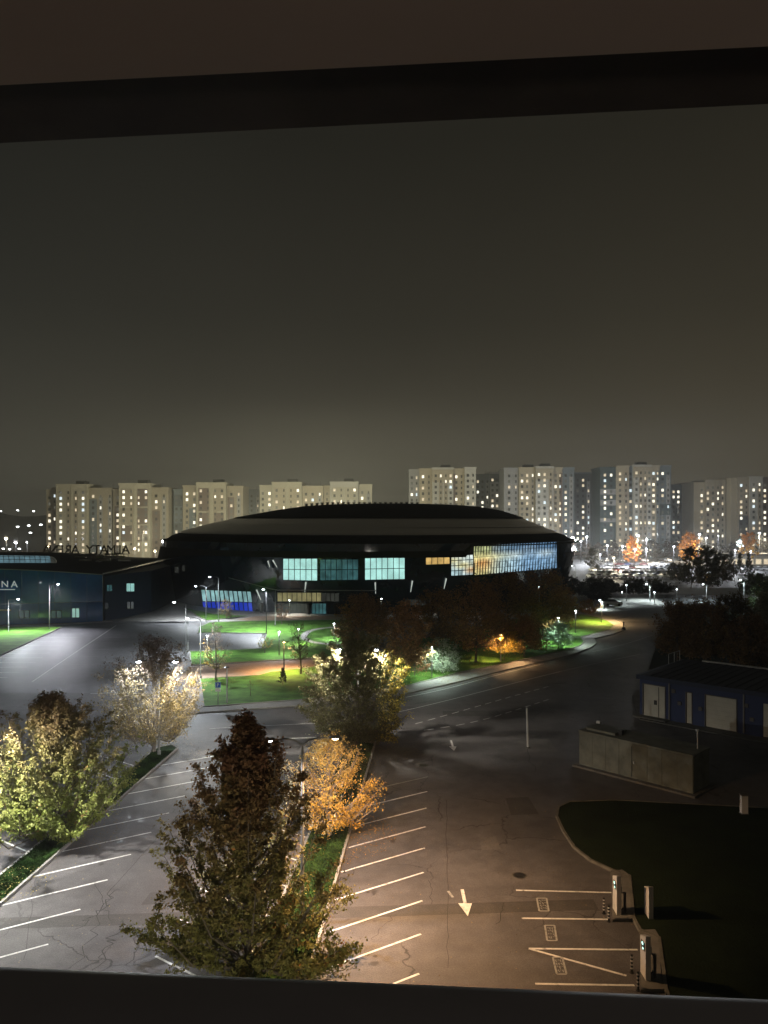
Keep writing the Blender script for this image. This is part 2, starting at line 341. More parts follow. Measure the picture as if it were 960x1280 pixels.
# ------------------------------------------------------------------ painted markings
mk = MB(); mf = MB()
def line(mb, a, b, w=.12, z=.014):
    a = Vector(a[:2]); b = Vector(b[:2]); d = (b - a).normalized(); n_ = Vector((-d.y, d.x)) * w / 2
    mb.quad((*(a - n_), z), (*(b - n_), z), (*(b + n_), z), (*(a + n_), z))
def poly_line(mb, pix, w=.12, z=.014):
    P = smooth_open(pg(*pix)) if len(pix) > 2 else pg(*pix)
    for i in range(len(P) - 1): line(mb, P[i], P[i + 1], w, z)
z0 = 33.8
for i in range(9):                        # bays right of the middle median
    Z = 33.85 + 3.235 * i; X = 2.0 + (Z - 40.2) * .0719 ; line(mk if i < 8 else mf, (X, Z), (X - 4.9, Z - 3.2))
for i in range(10):                       # bays right of the left median
    Z = 36.2 + 3.235 * i; X = -14.95 + (Z - 45.8) * .0719 - .15; line(mk, (X, Z), (X - 4.5, Z - 2.85))
for i in range(8):                        # bays left of the middle median
    Z = 35.2 + 3.235 * i; X = -10.45 + (Z - 35.2) * .0719; line(mk, (X, Z), (X + 4.5, Z - 3.1))
for i in range(8):
    Z = 48.8 + 3.235 * (i - 2); X = -25.1 + (Z - 48.8) * .0719; line(mk, (X, Z), (X + 3.6, Z - 2.5))
line(mk, G(113, 867), G(160, 865.8))
for a, b in (((645, 1113), (765, 1116)), ((652, 1148), (760, 1149.5)), ((661, 1186), (797, 1187.5)), ((669, 1230), (793, 1232)), ((661, 1186), (783, 1220))): line(mk, G(*a), G(*b), .13)
# arrows
def arrow(x, zt, zb, w, hl):
    mk.quad((x - .09, zb + hl, .014), (x + .09, zb + hl, .014), (x + .09, zt, .014), (x - .09, zt, .014))
    mk.v += [(x - w / 2, zb + hl, .0145), (x, zb, .0145), (x + w / 2, zb + hl, .0145)]; n_ = len(mk.v); mk.f.append((n_ - 3, n_ - 2, n_ - 1))
arrow(4.22, 41.55, 38.75, .72, 1.3); arrow(6.05, 69.6, 66.4, .66, 1.3)
line(mf, G(560, 1114), G(566, 1122), .14)
# lane lines of the curving road
poly_line(mk, [(262, 911), (335, 907), (402, 904), (450, 900), (510, 887.7), (590, 868), (650, 852), (700, 839.6)], .12)
poly_line(mf, [(700, 839.6), (750, 828), (800, 818)], .14)
poly_line(mk, [(507, 871.8), (560, 861), (620, 844), (680, 829.5)], .12)
poly_line(mk, [(335, 925.5), (365, 923), (396, 922)], .3)
poly_line(mf, [(740, 815), (780, 806), (816, 794)], .14)
def dashes(pix, n_, mb):
    P = smooth_open(pg(*pix), 3); L = [0]
    for i in range(len(P) - 1): L.append(L[-1] + (P[i + 1] - P[i]).length)
    def at(s):
        for i in range(len(P) - 1):
            if s <= L[i + 1]: return P[i].lerp(P[i + 1], (s - L[i]) / (L[i + 1] - L[i]))
        return P[-1]
    for i in range(n_): line(mb, at(L[-1] * i / n_), at(L[-1] * (i + .58) / n_), .13)
dashes([(519, 905), (594, 884), (640, 870.5), (690, 857)], 13, mk)
dashes([(530, 913), (572, 907), (608, 899), (645, 887.7), (690, 873)], 11, mk)
# far left bays
tips = [(104, 792.5), (95.6, 797), (88, 801.5), (79.7, 806.6), (71, 811.4), (62, 816.5), (53.4, 822), (44, 828), (34, 834), (24, 840.7), (10, 847)]
for i, (x, y) in enumerate(tips):
    x0 = 78 - (y - 784) * 2.16; line(mk, G(max(x0, -30), y + .3), G(x, y), .13)
poly_line(mk, [(145, 782), (92, 817), (40, 852.5)], .16)
for i, y in enumerate((797, 804, 812, 821, 831)): line(mf, G(121 - (y - 797) * 1.5 + 6, y), G(160 - (y - 797) * 1.5, y - .3), .12)
struct('road_markings', mk, M['paint']); struct('faded_markings', mf, M['paint_faded'])
# framed stencils in the charging bays
for cx0, cy0, cx1, cy1 in ((671, 1123, 686, 1139), (681, 1157, 696, 1176), (691, 1197, 708, 1218)):
    t = MB(); a = G(cx0, cy0); b = G(cx0 + 12, cy0); c = G(cx1, cy1); d = G(cx1 - 12, cy1)
    for p, q in ((a, b), (b, c), (c, d), (d, a)): line(t, p, q, .09, .0145)
    o_, ux, uy = a, (b - a), (d - a)
    for r in range(4):
        for q in range(3):
            if random.random() < .85:
                p0 = o_ + ux * (.2 + q * .24) + uy * (.16 + r * .2); p1 = p0 + ux * random.choice((.15, .02)) + uy * random.choice((.02, .13)); line(t, p0, p1 + Vector((.02, 0, 0)), .035, .0145)
            p0 = o_ + ux * (.2 + q * .24) + uy * (.16 + r * .2); line(t, p0, p0 + ux * .14 + Vector((0, .001, 0)), .03, .0148)
    t.build('bay_stencil', M['paint_faded'], None, 'structure')
patch_shadow_m = asphalt('patch_and_shadow_asphalt', (.058, .054, .052), False, .7, .2); patchl = asphalt('pale_patched_asphalt', (.115, .108, .105), False, .7, .2)
sheet('shadow_band', [(-24, 37.2), (11, 39.4), (11, 40.5), (-24, 38.3)], .008, patch_shadow_m)  # darker sheet paints the shadow band lying across the lot
for nm_, x_, z_, w_, h_, mm_ in (('asphalt_patch', 8.6, 52, 1.9, 3.4, patch_shadow_m), ('asphalt_patch', 5.9, 46.5, 1.2, 2.0, patchl), ('asphalt_patch', -9.5, 44, 1.8, 2.6, patchl), ('asphalt_patch', -12.6, 39.9, 2.2, 1.5, patch_shadow_m), ('asphalt_patch', 6, 78, 6, 2.4, patch_shadow_m), ('asphalt_patch', -8, 81, 5, 2.2, patchl), ('asphalt_patch', 12, 66, 3, 4, patchl)):
    sheet(nm_, [(x_, z_), (x_ + w_, z_ + .15), (x_ + w_ - .1, z_ + h_), (x_ + .1, z_ + h_ - .2)], .009, mm_)
def manhole(x_, z_):
    q = MB(); n0_ = 20; q.v = [(x_ + .36 * math.cos(2 * math.pi * i_ / n0_), z_ + .36 * math.sin(2 * math.pi * i_ / n0_), .012) for i_ in range(n0_)]; q.f = [tuple(range(n0_))]
    o = q.build('manhole_cover', mat('cast_iron', (.035, .032, .03), .5, .3, 6, .6, bump=.5, bscale=30) if 'cast_iron' not in bpy.data.materials else bpy.data.materials['cast_iron'], None, 'structure')
    r = MB(); r.ribbon([(x_ + .40 * math.cos(2 * math.pi * i_ / n0_), z_ + .40 * math.sin(2 * math.pi * i_ / n0_)) for i_ in range(n0_ + 1)], .07, .004, .016); r.build('manhole_ring', M['kerb_dark'], None, 'structure')
manhole(3.2, 62.5); manhole(7.6, 43.2); manhole(-11.8, 50.5); manhole(2.0, 88); manhole(-27, 92)
st = MB()                                                       # oil drips in the bays
for i in range(70):
    k0 = random.choice((0, 1)); Z = 35 + 3.235 * random.randint(0, 7) + random.uniform(-.4, .4); X = (random.uniform(-1.5, .4) if k0 else random.uniform(-18.6, -16.4)) + (Z - 44) * .0719; r_ = random.uniform(.04, .22); q0 = len(st.v)
    st.v += [(X + r_ * random.uniform(.6, 1.2) * math.cos(a_ * .785), Z + r_ * random.uniform(.6, 1.2) * math.sin(a_ * .785), .0125 + i * 1e-5) for a_ in range(8)]; st.f.append(tuple(range(q0, q0 + 8)))
st.build('oil_stains', mat('oil_stain', (.045, .042, .042), .45, .3, 4), None, 'stuff')
# seams and crack sealing in the asphalt
sm_ = MB()
def jag(a, b, n_, amp, w):
    a = Vector(a[:2]); b = Vector(b[:2]); pr = a
    for i in range(1, n_ + 1):
        q = a.lerp(b, i / n_) + Vector((random.gauss(0, amp), random.gauss(0, amp))); line(sm_, pr, q, w * .6, .0115); pr = q
jag(G(237, 1003), G(144, 1106), 14, .02, .05); jag(G(560, 1210), G(558, 1000), 24, .03, .045); jag(G(144, 1106), G(90, 1215), 14, .14, .06)
jag(G(150, 1112), G(100, 1160), 16, .16, .07); jag(G(155, 1150), G(118, 1215), 18, .2, .08); jag(G(172, 1160), G(165, 1205), 10, .14, .08); jag(G(205, 1130), G(188, 1160), 9, .1, .06)
jag(G(118, 1105), G(140, 1150), 9, .1, .05); jag(G(466, 1175), G(486, 1148), 9, .12, .04); jag(G(535, 1100), G(540, 1130), 7, .08, .05); jag(G(630, 1128), G(622, 1158), 8, .09, .06)
jag(G(655, 920), G(668, 965), 8, .1, .07); jag(G(60, 1010), G(30, 1200), 22, .1, .04)
struct('asphalt_cracks', sm_, mat('crack_tar', (.028, .026, .025), .7, .2, 4))

# ------------------------------------------------------------------ street lamps
PW = 2.6
def bulb(root, pos, power, col, cone=150, aim=(0, 0, -1), name='bulb', rad=.14, blend=.7):
    l = bpy.data.lights.new(name, 'SPOT' if cone else 'POINT'); l.energy = power * PW; l.color = col; l.shadow_soft_size = rad
    if cone: l.spot_size = math.radians(cone); l.spot_blend = blend
    o = bpy.data.objects.new(name, l); C.objects.link(o); o.parent = root; o.location = Vector(pos) - Vector(root['base'])
    o.rotation_euler = Vector(aim).to_track_quat('-Z', 'Y').to_euler(); return o
COOL = (.88, .95, 1.0); COOL2 = (.80, .95, .95); WARM = (1, .60, .28); NEUT = (1, .93, .78)
GA = 'lamp posts of the car park and streets'
def street_lamp(label, base, h, arms, r=.09, post='post', cone=150, head=.62, lens=1.0):
    """arms: (dx, dy, colour, watts, lens material, aim)"""
    t = thing('street_lamp', label, 'street lamp', base, GA); x, y, z = base
    MB().bar((x, y, z), (x, y, z + h - .25), r, 8, r * .6).bar((x, y, z), (x, y, z + .35), r * 1.7, 8).build('post', M[post], t)
    for dx, dy, col, pw, lm, aim, *cn in arms:
        q = Vector((x + dx, y + dy, z + h)); d = Vector((dx, dy, 0)); L = max(d.length, .01); u = d / L if L > .05 else Vector((0, -1, 0))
        if L > .05: MB().path([(x, y, z + h - .3), (x + dx * .25, y + dy * .25, z + h - .06), (x + dx * .6, y + dy * .6, z + h + .04), tuple(q)], r * .5, 6, r * .35).build('arm', M[post if post != 'post' else 'housing'], t)
        a = math.atan2(u.y, u.x)
        hd = MB().box(tuple(q + u * head * .4 + Vector((0, 0, .05))), (head, .26, .10), a, .8).build('lamp_head', M['housing'], t)
        c = q + u * head * .42
        sub('lens', MB().sphere(tuple(c + Vector((0, 0, -.03))), .14 * lens, 10, 6, (1.6, 1.1, .75)), M[lm], hd, True)
        if pw: bulb(t, c + Vector((0, 0, -.22)), pw, col, cn[0] if cn else cone, aim or (0, 0, -1))
    return t
def park_lamp(label, x, y, ytop, col, pw, lit=True, post='post', cone=165):
    b = G(x, y); h = H - (ytop - HY) * b.y / F; b = b + Vector((0, 0, .1)); h -= .1
    t = thing('park_lamp', label, 'park lamp', b, 'short lamp posts on the lawns')
    MB().bar(b, b + Vector((0, 0, h)), .085, 8, .07).build('post', M[post], t)
    hd = MB().bar(b + Vector((0, 0, h)), b + Vector((0, 0, h + .1)), .30, 12, .18).build('lamp_cap', M['housing'], t)
    if lit: sub('lens', MB().sphere(b + Vector((0, 0, h - .04)), .15, 10, 6, (1, 1, .7)), M['lens_cool' if col is not WARM else 'lens_warm'], hd, True)
    if pw: bulb(t, b + Vector((0, -.25 if not cone else 0, h - (.22 if cone else -.15))), pw, col, cone)
    return t
def L_(base, h, hx, hy):
    return None
# the double lamp over the middle median: white head left, amber head right
b0 = Vector(((378 - 480) * 38.0 / F, 38.0, .1))
street_lamp('near double-arm lamp post with a white left head, rising behind the dark foreground tree', b0, 9.05,
            [(-1.35, -.15, (.88, .90, 1.0), 2200, 'lens_cool', (-.42, .22, -1)), (1.35, .15, (1, .58, .27), 5800, 'lens_warm', (.16, .24, -1), 146)], r=.1, lens=.75, cone=172, post='post_mid')
street_lamp('double-arm lamp post glowing behind the crown of the middle roadside tree', Vector((-2.35, 69.2, .1)), 8.4,
            [(-1.45, -1.1, NEUT, 3300, 'lens_cool', (-.3, .5, -1)), (1.45, -1.1, NEUT, 3200, 'lens_cool', (.2, .5, -1))], lens=1.0)
street_lamp('double-arm lamp post shining through the half-bare cream-leaved tree', Vector((-19.0, 65.0, .1)), 8.0,
            [(-1.3, -.5, COOL, 1100, 'lens_cool', (-.2, -.4, -1)), (1.3, -.5, NEUT, 1900, 'lens_cool', (.5, .2, -1))])
street_lamp('added unseen lamp post beyond the left frame edge lighting the broad green tree', Vector((-24.2, 42.0, .1)), 8.6,
            [(1.3, .1, (1, .97, .88), 4300, 'lens_cool', (.5, .3, -1)), (-1.3, .1, COOL, 2000, 'lens_cool', (-.15, .3, -1))])  # lamp added out of view, stands in for the light on the left tree
def lamp_px(label, px, py, bx, by, pw, col=COOL, lm='lens_cool', cone=150, aim=None, r=.07, post='post', lens=1.0):
    b = G(bx, by); Z = b.y; hx = (px - 480) * Z / F; h = H - (py - HY) * Z / F
    return street_lamp(label, b, h, [(hx - b.x, -.05 if abs(hx - b.x) > .1 else 0, col, pw, lm, aim)], r=r, post=post, lens=lens)
lamp_px('tall lamp post with left-pointing arm at the edge of the forecourt', 220, 752.4, 232.5, 821, 2600, cone=112)
lamp_px('lamp post with left-pointing arm beside the brick path end', 237, 772.5, 250.8, 848, 4600, cone=125, aim=(.25, -.95, -1))
lamp_px('lamp post with left arm just left of the blue striped arena panels', 246.5, 732.5, 257.5, 777.5, 2000)
lamp_px('highest lamp post with left arm before the blue striped arena panels', 264, 721, 273, 777.5, 3000)
lamp_px('dark lamp post standing on the upper lawn left of the lobby windows', 331, 736.5, 333, 791, 7500, post='post_dark')
lamp_px('lamp post before the blue glass hall near the lit window', 71, 730, 61.8, 787.5, 4000, aim=(-.15, -.9, -1), col=(.90, .90, 1), cone=118)
lamp_px('lamp post at the left edge before the blue glass hall', 21, 748.7, 10.5, 790, 4200, aim=(.0, -.8, -1), cone=118)
b = G(344, 782); t = thing('flag_pole', 'slender pale pole without a lamp before the yellowish lobby windows', 'pole', b)
MB().bar(b, b + Vector((0, 0, 6.6)), .07, 8, .04).build('shaft', M['post'], t); MB().bar(b, b + Vector((0, 0, .2)), .16, 8).build('foot', M['slab'], t)
park_lamp('short park lamp with dark cap on the verge lawn beside the blue parking sign', 283.7, 880, 834.5, COOL, 0, False)
park_lamp('white short park lamp beside the asphalt pad on the lawn', 349, 820, 789, COOL, 1500)
park_lamp('thin dark park lamp above the small conifer by the brick path', 355, 841, 802, WARM, 4600, True, 'post_dark')
park_lamp('short park lamp behind the thin yellowing tree on the meadow lawn', 259, 819, 794, COOL, 1200)
park_lamp('short T-topped park lamp at the forecourt kerb', 235, 818, 802, COOL, 0, False)
park_lamp('park lamp glowing by the curved loop path', 417.5, 800, 779, COOL, 1300)
park_lamp('small park lamp seen through the bare tree left of the loop path', 373, 806, 786, NEUT, 1000)
park_lamp('small round lamp before the grey lobby glazing', 361.7, 769, 750, NEUT, 1000)
park_lamp('park lamp lighting the pale green bush beside the bending sidewalk', 540, 847.6, 808, (.80, 1, .86), 2000)
park_lamp('amber park lamp inside the small yellow tree on the verge', 626, 828, 793, WARM, 3600)
park_lamp('park lamp rising through the white-lit willow-like bush', 698, 807, 772, (.80, 1, .86), 2400)
park_lamp('park lamp standing on the lawn tip right of the willow-like bush', 719.5, 792, 763, (.9, 1, .95), 900)
park_lamp('amber park lamp at the far end of the curving lawn', 751.6, 779, 752, (1, .66, .3), 5200)
for i, (x, y, by, lab) in enumerate(((476.5, 748, 785, 'first'), (537.5, 745.5, 782, 'second'), (591, 742, 780, 'third'), (674, 733, 775, 'fourth'))):
    park_lamp(f'{lab} small lamp from the left among the dark trees before the arena', x, by, y, NEUT, 130)
b = G(660, 935); t = thing('bare_post', 'bare grey post standing alone at the edge of the dark road', 'post', b)
MB().bar(b, b + Vector((-.1, 0, 3.5)), .10, 8, .08).build('shaft', M['post'], t); MB().bar(b, b + Vector((0, 0, .12)), .22, 8).build('foot', M['slab'], t)

# far lamps: (px, py of head, base row, watts, warm?, lens size)
far = [(715.6, 672, 707, 60000, 0, 4.2, 'very bright mast lamp at the right end of the arena roof'), (733, 671.4, 700, 8000, 0, 2.4, 'lamp high right of the arena below the dark tower'),
       (726, 676.6, 703, 4000, 0, 2.2, 'lamp just right of the brightest mast lamp by the arena'), (797, 669.5, 705, 30000, 0, 3.8, 'bright mast lamp right of the small orange tree'),
       (808, 674.5, 704, 4000, 0, 2.2, 'lamp right of the bright mast beside the small orange tree'), (759, 682, 706, 4500, 0, 1.8, 'lamp among the far market lights left of the orange tree'),
       (778, 683, 704, 4500, 0, 2.0, 'lamp directly left of the small orange tree'), (793.4, 686.7, 712, 5000, 0, 1.9, 'lamp under the small orange tree'),
       (807.6, 686.4, 710, 5000, 0, 1.9, 'lamp in the car park right of the small orange tree'), (842, 683.6, 708, 6000, 0, 2.0, 'lamp over the right end of the car park'),
       (767, 697.5, 716, 5000, 1, 1.8, 'yellowish lamp over the left end of the car park'), (750, 693.5, 712, 3000, 0, 1.5, 'lamp beside the round dark tree left of the car park'),
       (874, 668, 703, 30000, 0, 3.6, 'bright mast lamp beside the large orange tree'), (882.5, 672.5, 702, 3500, 0, 1.8, 'lamp right of the large orange tree'),
       (873, 687.7, 712, 4500, 0, 1.9, 'lamp below the large orange tree'), (887.5, 687.4, 712, 3500, 0, 1.7, 'lamp below and right of the large orange tree'),
       (949, 666.4, 703, 30000, 0, 3.4, 'bright mast lamp above the yellow-orange tree at the right edge'), (918.7, 688, 713, 4000, 0, 1.6, 'lamp above the row of dark conifers'),
       (938, 689, 713, 3500, 0, 1.5, 'lamp right of the row of dark conifers'), (897.7, 670, 702, 2500, 0, 1.4, 'faint lamp between the two orange trees'),
       (168.7, 685.6, 704, 12000, 1, 3.0, 'bright yellowish lamp below the second apartment block'), (194, 689, 705, 12000, 1, 3.0, 'bright yellowish lamp at the right foot of the second apartment block'),
       (61, 683, 704, 3000, 1, 1.6, 'small lamp at the foot of the leftmost apartment block'), (8, 673, 705, 16000, 1, 3.8, 'warm mast lamp at the far left edge'),
       (20, 678, 704, 16000, 0, 3.8, 'cool white mast lamp near the left edge'), (34, 678, 703, 6000, 0, 2.2, 'smaller cool lamp right of the left mast lamps')]
GF = 'distant lamp masts beyond the arena'
for px, py, by, pw, wm, ls, lab in far:
    b = G(px, by); h = H - (py - HY) * b.y / F; t = thing('lamp_mast', lab, 'street lamp', b, GF)
    MB().bar(b, b + Vector((0, 0, h)), .16, 6, .1).build('post', M['post_dark'], t)
    MB().sphere(b + Vector((0, -.3, h)), .14 * ls, 10, 6, (1.25, 1, .8)).build('lens', M['lens_far_warm' if wm else 'lens_far'], t, smooth=True)
    MB().box(b + Vector((0, 0, h + .26 * ls)), (.8 * ls * .5 + .3, .5, .15)).build('lamp_head', M['housing'], t)
    bulb(t, b + Vector((0, -1.6, h - .6)), pw * (.10 if pw > 50000 else .0 + 1.5 if pw > 20000 else .12 if px < 300 else .75), (1, .84, .58) if (wm or 20000 < pw < 50000) else (.90, .94, 1), 150 if pw > 20000 and px > 400 else 0, rad=.5)
for px, py, by, pw, lab in ((783, 731, 752, 350, 'low lamp above the bright cross road left of its tall post'), (777.5, 740, 757, 350, 'low lamp at the left end of the bright cross road'),
                            (818, 740, 755, 350, 'low lamp right of the tall post on the cross road'), (846, 736.4, 753, 350, 'low lamp behind the middle of the cross road')):
    park_lamp(lab, px, by, py, COOL2, pw)
for px, py, by, pw, lab in ((812.4, 730, 751, 1300, 'tall lit post at the kerb of the bright cross road'), (883, 730, 751, 1000, 'second tall lit post further right on the cross road'),
                            (930, 724.6, 772, 700, 'tall lamp post before the dark trees at the right edge'), (754, 750, 762, 600, 'small lamp beside the white parked car'),
                            (719, 707, 735, 150, 'lamp post left of the shrub beside the arena corner')):
    lamp_px(lab, px - 3, py, px, by, pw, COOL2, r=.12)
# unseen masts added behind the arena and hall to light the apartment fronts
for x, z, p, lab in ((-48, 300, 60000, 'added mast lamp behind the arena facing the third apartment block'), (-22, 285, 80000, 'added mast lamp hidden behind the arena roof'), (20, 310, 45000, 'added mast lamp behind the middle of the arena roof'),
                     (50, 320, 30000, 'added mast lamp behind the right half of the arena roof'), (-105, 335, 42000, 'added mast lamp behind the blue hall roof')):
    b = Vector((x, z, 0)); t = thing('lamp_mast', lab, 'street lamp', b, GF); h = 14
    MB().bar(b, b + Vector((0, 0, h)), .16, 6, .1).build('post', M['post'], t); MB().box(b + Vector((0, 0, h + .3)), (1.6, .6, .2)).build('lamp_head', M['housing'], t)
    bulb(t, b + Vector((0, 1, h - .3)), p * (.75 if x in (-22, -48) else .26), (1, .93, .64), 0, rad=.6)
# hillside lamps on the left horizon
for i, (px, py) in enumerate(((1, 639), (22, 638), (42, 639), (22, 658.5), (36, 657), (51, 656), (38, 666), (4, 686), (12, 686.5), (24, 686))):
    Z = 760 if py < 645 else (600 if py < 670 else 420); p = A(px, py, Z); gz = max(0, p.z - 9); b = Vector((p.x, p.y, gz)); t = thing('hillside_lamp', f'{ORD[i]} of the small lamps on the dark slope at the left horizon', 'street lamp', b, 'small lamps on the left slope')
    MB().bar(b, p, .18, 5).build('post', M['post_dark'], t); MB().sphere(p, .8 if py < 670 else .5, 8, 6, (1.5, 1, .7)).build('lens', M['lens_far'], t, smooth=True)
hl = MB(); xs = np.linspace(-640, -250, 26)
for a in range(len(xs) - 1):
    def hz(x): return 30 + 6 * math.sin(x * .021) + 4 * math.sin(x * .05 + 1) - max(0, (x + 330)) * .28
    x0_, x1_ = xs[a], xs[a + 1]; q = [(480, 0), (620, .25), (760, .62), (900, 1.0)]
    for i in range(3):
        (ya, fa), (yb, fb) = q[i], q[i + 1]; hl.quad((x0_, ya, max(-1, hz(x0_) * fa)), (x1_, ya, max(-1, hz(x1_) * fa)), (x1_, yb, max(-1, hz(x1_) * fb)), (x0_, yb, max(-1, hz(x0_) * fb)))
struct('hill', hl, mat('hill_scrub', (.05, .055, .05), .95, .3, .02))

# ------------------------------------------------------------------ apartment blocks
wall_cols = {'cream': (.43, .40, .32), 'beige': (.34, .30, .23), 'tan': (.40, .35, .26), 'grey': (.30, .30, .30), 'bluegrey': (.15, .18, .20), 'dark': (.09, .10, .11), 'teal': (.06, .09, .10), 'brown': (.17, .13, .11), 'white': (.46, .45, .41)}
WM = {k_: mat('facade_' + k_, tuple(v_ * .78 for v_ in c), .85, .08, .08) for k_, c in wall_cols.items()}
ROOFM = mat('flat_roof_felt', (.05, .05, .05), .9, .2, .2)
def win_mesh(w_, h_, m):
    return MB().quad((-w_ / 2, -.06, -h_ / 2), (w_ / 2, -.06, -h_ / 2), (w_ / 2, -.06, h_ / 2), (-w_ / 2, -.06, h_ / 2)) \
        .quad((-w_ / 2, -.06, h_ / 2), (w_ / 2, -.06, h_ / 2), (w_ / 2, .1, h_ / 2), (-w_ / 2, .1, h_ / 2)).quad((-w_ / 2, .1, -h_ / 2), (w_ / 2, .1, -h_ / 2), (w_ / 2, -.06, -h_ / 2), (-w_ / 2, -.06, -h_ / 2)) \
        .quad((-w_ / 2, -.06, -h_ / 2), (-w_ / 2, -.06, h_ / 2), (-w_ / 2, .1, h_ / 2), (-w_ / 2, .1, -h_ / 2)).quad((w_ / 2, -.06, h_ / 2), (w_ / 2, -.06, -h_ / 2), (w_ / 2, .1, -h_ / 2), (w_ / 2, .1, h_ / 2)).mesh('window', m)
WK = {}
for kk, mm in (('c', 'win_cool'), ('b', 'win_bright'), ('w', 'win_warm'), ('d', 'win_dim'), ('o', 'win_off')):
    WK[kk] = [win_mesh(1.1, 1.4, M[mm]), win_mesh(.7, 1.35, M[mm])]
WK['o'] = [win_mesh(1.1, 1.4, M['win_off']), win_mesh(.7, 1.35, M['win_off'])]
FRM = MB().box((0, -.02, 0), (1.5, .1, 1.8)).mesh('window_frame', WM['white'])
def apartment(label, Z, blocks, lit=.35, ymin_row=None, floor=2.9):
    """blocks: (px0, px1, top row, wall colour, protrusion, window columns, accents)"""
    x0 = (blocks[0][0] - 480) * Z / F; x1 = (blocks[-1][1] - 480) * Z / F
    t = thing('apartment_building', label, 'building', ((x0 + x1) / 2, Z, 0), 'apartment blocks on the horizon')
    B = Vector(t['base']); n_win = 0
    for (pa, pb, yt, wc, pro, cols, acc) in blocks:
        xa, xb = (pa - 480) * Z / F, (pb - 480) * Z / F; top = H - (yt - HY) * Z / F; yf = Z - pro
        MB().box(((xa + xb) / 2, yf + 8 + pro / 2, top / 2), (xb - xa - .03 - .02 * (pro % 3), 16 + pro, top)).build('wall', WM[wc], t)
        MB().box(((xa + xb) / 2, yf + 8 + pro / 2, top + .35), (xb - xa + .5, 16.5 + pro, .7)).build('parapet', WM[wc if wc not in ('dark',) else 'bluegrey'], t)
        if pro > 1 and xb - xa > 8: MB().box(((xa + xb) / 2 + 2, yf + 9, top + 1.6), (5, 5, 1.9)).build('lift_house', ROOFM, t)
        if xb - xa > 8:
            for q_ in range(2): ax_ = xa + (xb - xa) * random.uniform(.1, .9); MB().bar((ax_, yf + 6, top + .7), (ax_, yf + 6, top + random.uniform(2.2, 3.6)), .06, 4).build('antenna', ROOFM, t)
        for (fa, fb, ra, rb, ac) in acc:          # coloured panels: fractions across, storeys from the top
            za, zb = top - 2.2 - ra * floor, top - 2.2 - rb * floor
            MB().box((xa + (xb - xa) * (fa + fb) / 2, yf - .09, (za + zb) / 2), ((xb - xa) * (fb - fa), .22, za - zb)).build('panel', WM[ac], t)
        for c in cols:                              # recessed loggia strips round the narrow windows
            if c[1] == 1 and xb - xa > 6: MB().box((xa + (xb - xa) * c[0], yf - .06, top / 2 - 1.5), (1.9, .16, top - 5)).build('loggia_strip', WM['beige' if pro > 1.5 else 'grey'], t)
        if xb - xa > 12:                           # thin vertical ribs
            for f in (0.02, .5, .98): MB().box((xa + (xb - xa) * f, yf - .15, top / 2), (.35, .3, top - .1)).build('rib', WM[wc], t)
        r = 0; z = top - 3.6
        while z > 2:
            if n_win < 296 and not (H - (z - H) * 0 < 0):
                yrow = HY + (H - z) * F / Z
                for c in cols:
                    pr = lit * (1.25 if c[1] == 0 else .9); u_ = random.random()
                    kd = 'c' if u_ < pr * .10 else 'b' if u_ < pr * .5 else 'w' if u_ < pr * .9 else 'd' if u_ < pr * 1.35 else 'o'
                    o = bpy.data.objects.new('window', WK[kd][c[1]]); C.objects.link(o); o.parent = t
                    o.location = Vector((xa + (xb - xa) * c[0], yf - .22, z)) - B; n_win += 1
            z -= floor; r += 1
    return t
c4 = [(.16, 0), (.40, 1), (.64, 1), (.87, 0)]; c2 = [(.28, 0), (.74, 1)]; c3 = [(.18, 0), (.5, 0), (.84, 1)]; c5 = [(.1, 0), (.28, 1), (.48, 0), (.68, 1), (.9, 0)]; c6 = [(.08, 0), (.22, 0), (.38, 1), (.56, 1), (.74, 0), (.91, 0)]
apartment('leftmost apartment block with a plain cream centre and blue strip on its right wing', 388,
    [(58, 66, 613.5, 'beige', 0, [(.5, 0)], []), (66, 73, 611, 'beige', 1, [(.5, 1)], [(.1, .9, 3, 14, 'brown')]), (73, 112, 607, 'cream', 3, c4, []), (112, 141, 611.5, 'beige', .6, [(.18, 0), (.5, 1), (.9, 1)], [(.02, .34, 1, 12, 'bluegrey')])], .42)
apartment('apartment block with brown framed centre panels, second from the left', 386,
    [(141.6, 151, 613, 'beige', 0, [(.6, 0)], [(.2, 1, 2, 14, 'brown')]), (151, 190, 606, 'cream', 3, c4, [(.08, .42, 0, 3, 'beige'), (.6, .92, 0, 3, 'brown'), (.08, .42, 3.3, 6, 'beige'), (.6, .92, 3.3, 6, 'brown'), (.6, .92, 6.3, 9, 'brown'), (.08, .42, 6.3, 9, 'brown')]), (190, 211, 611, 'beige', .6, c2, [(.05, .5, 3, 12, 'brown')])], .48)
apartment('apartment block rising just left of the arena roof, third from the left', 390,
    [(217, 229, 613, 'bluegrey', 0, [(.3, 0), (.8, 1)], [(.1, .9, 0, 2, 'dark'), (.1, .9, 5, 8, 'dark')]), (229, 247, 608.5, 'beige', .8, [(.3, 0), (.8, 0)], [(.45, 1, 3, 9, 'bluegrey')]), (247, 284, 605, 'cream', 3, c4, [(.08, .42, 0, 4, 'brown'), (.6, .92, 0, 4, 'beige'), (.08, .42, 4.3, 9, 'brown'), (.6, .92, 4.3, 9, 'brown')]), (284, 304, 609, 'beige', .6, c2, [(.05, .45, 1, 9, 'brown')])], .36)
apartment('dim low apartment block between the two brighter ones left of the arena', 470, [(303, 326, 613, 'bluegrey', 0, c3, [])], .12)
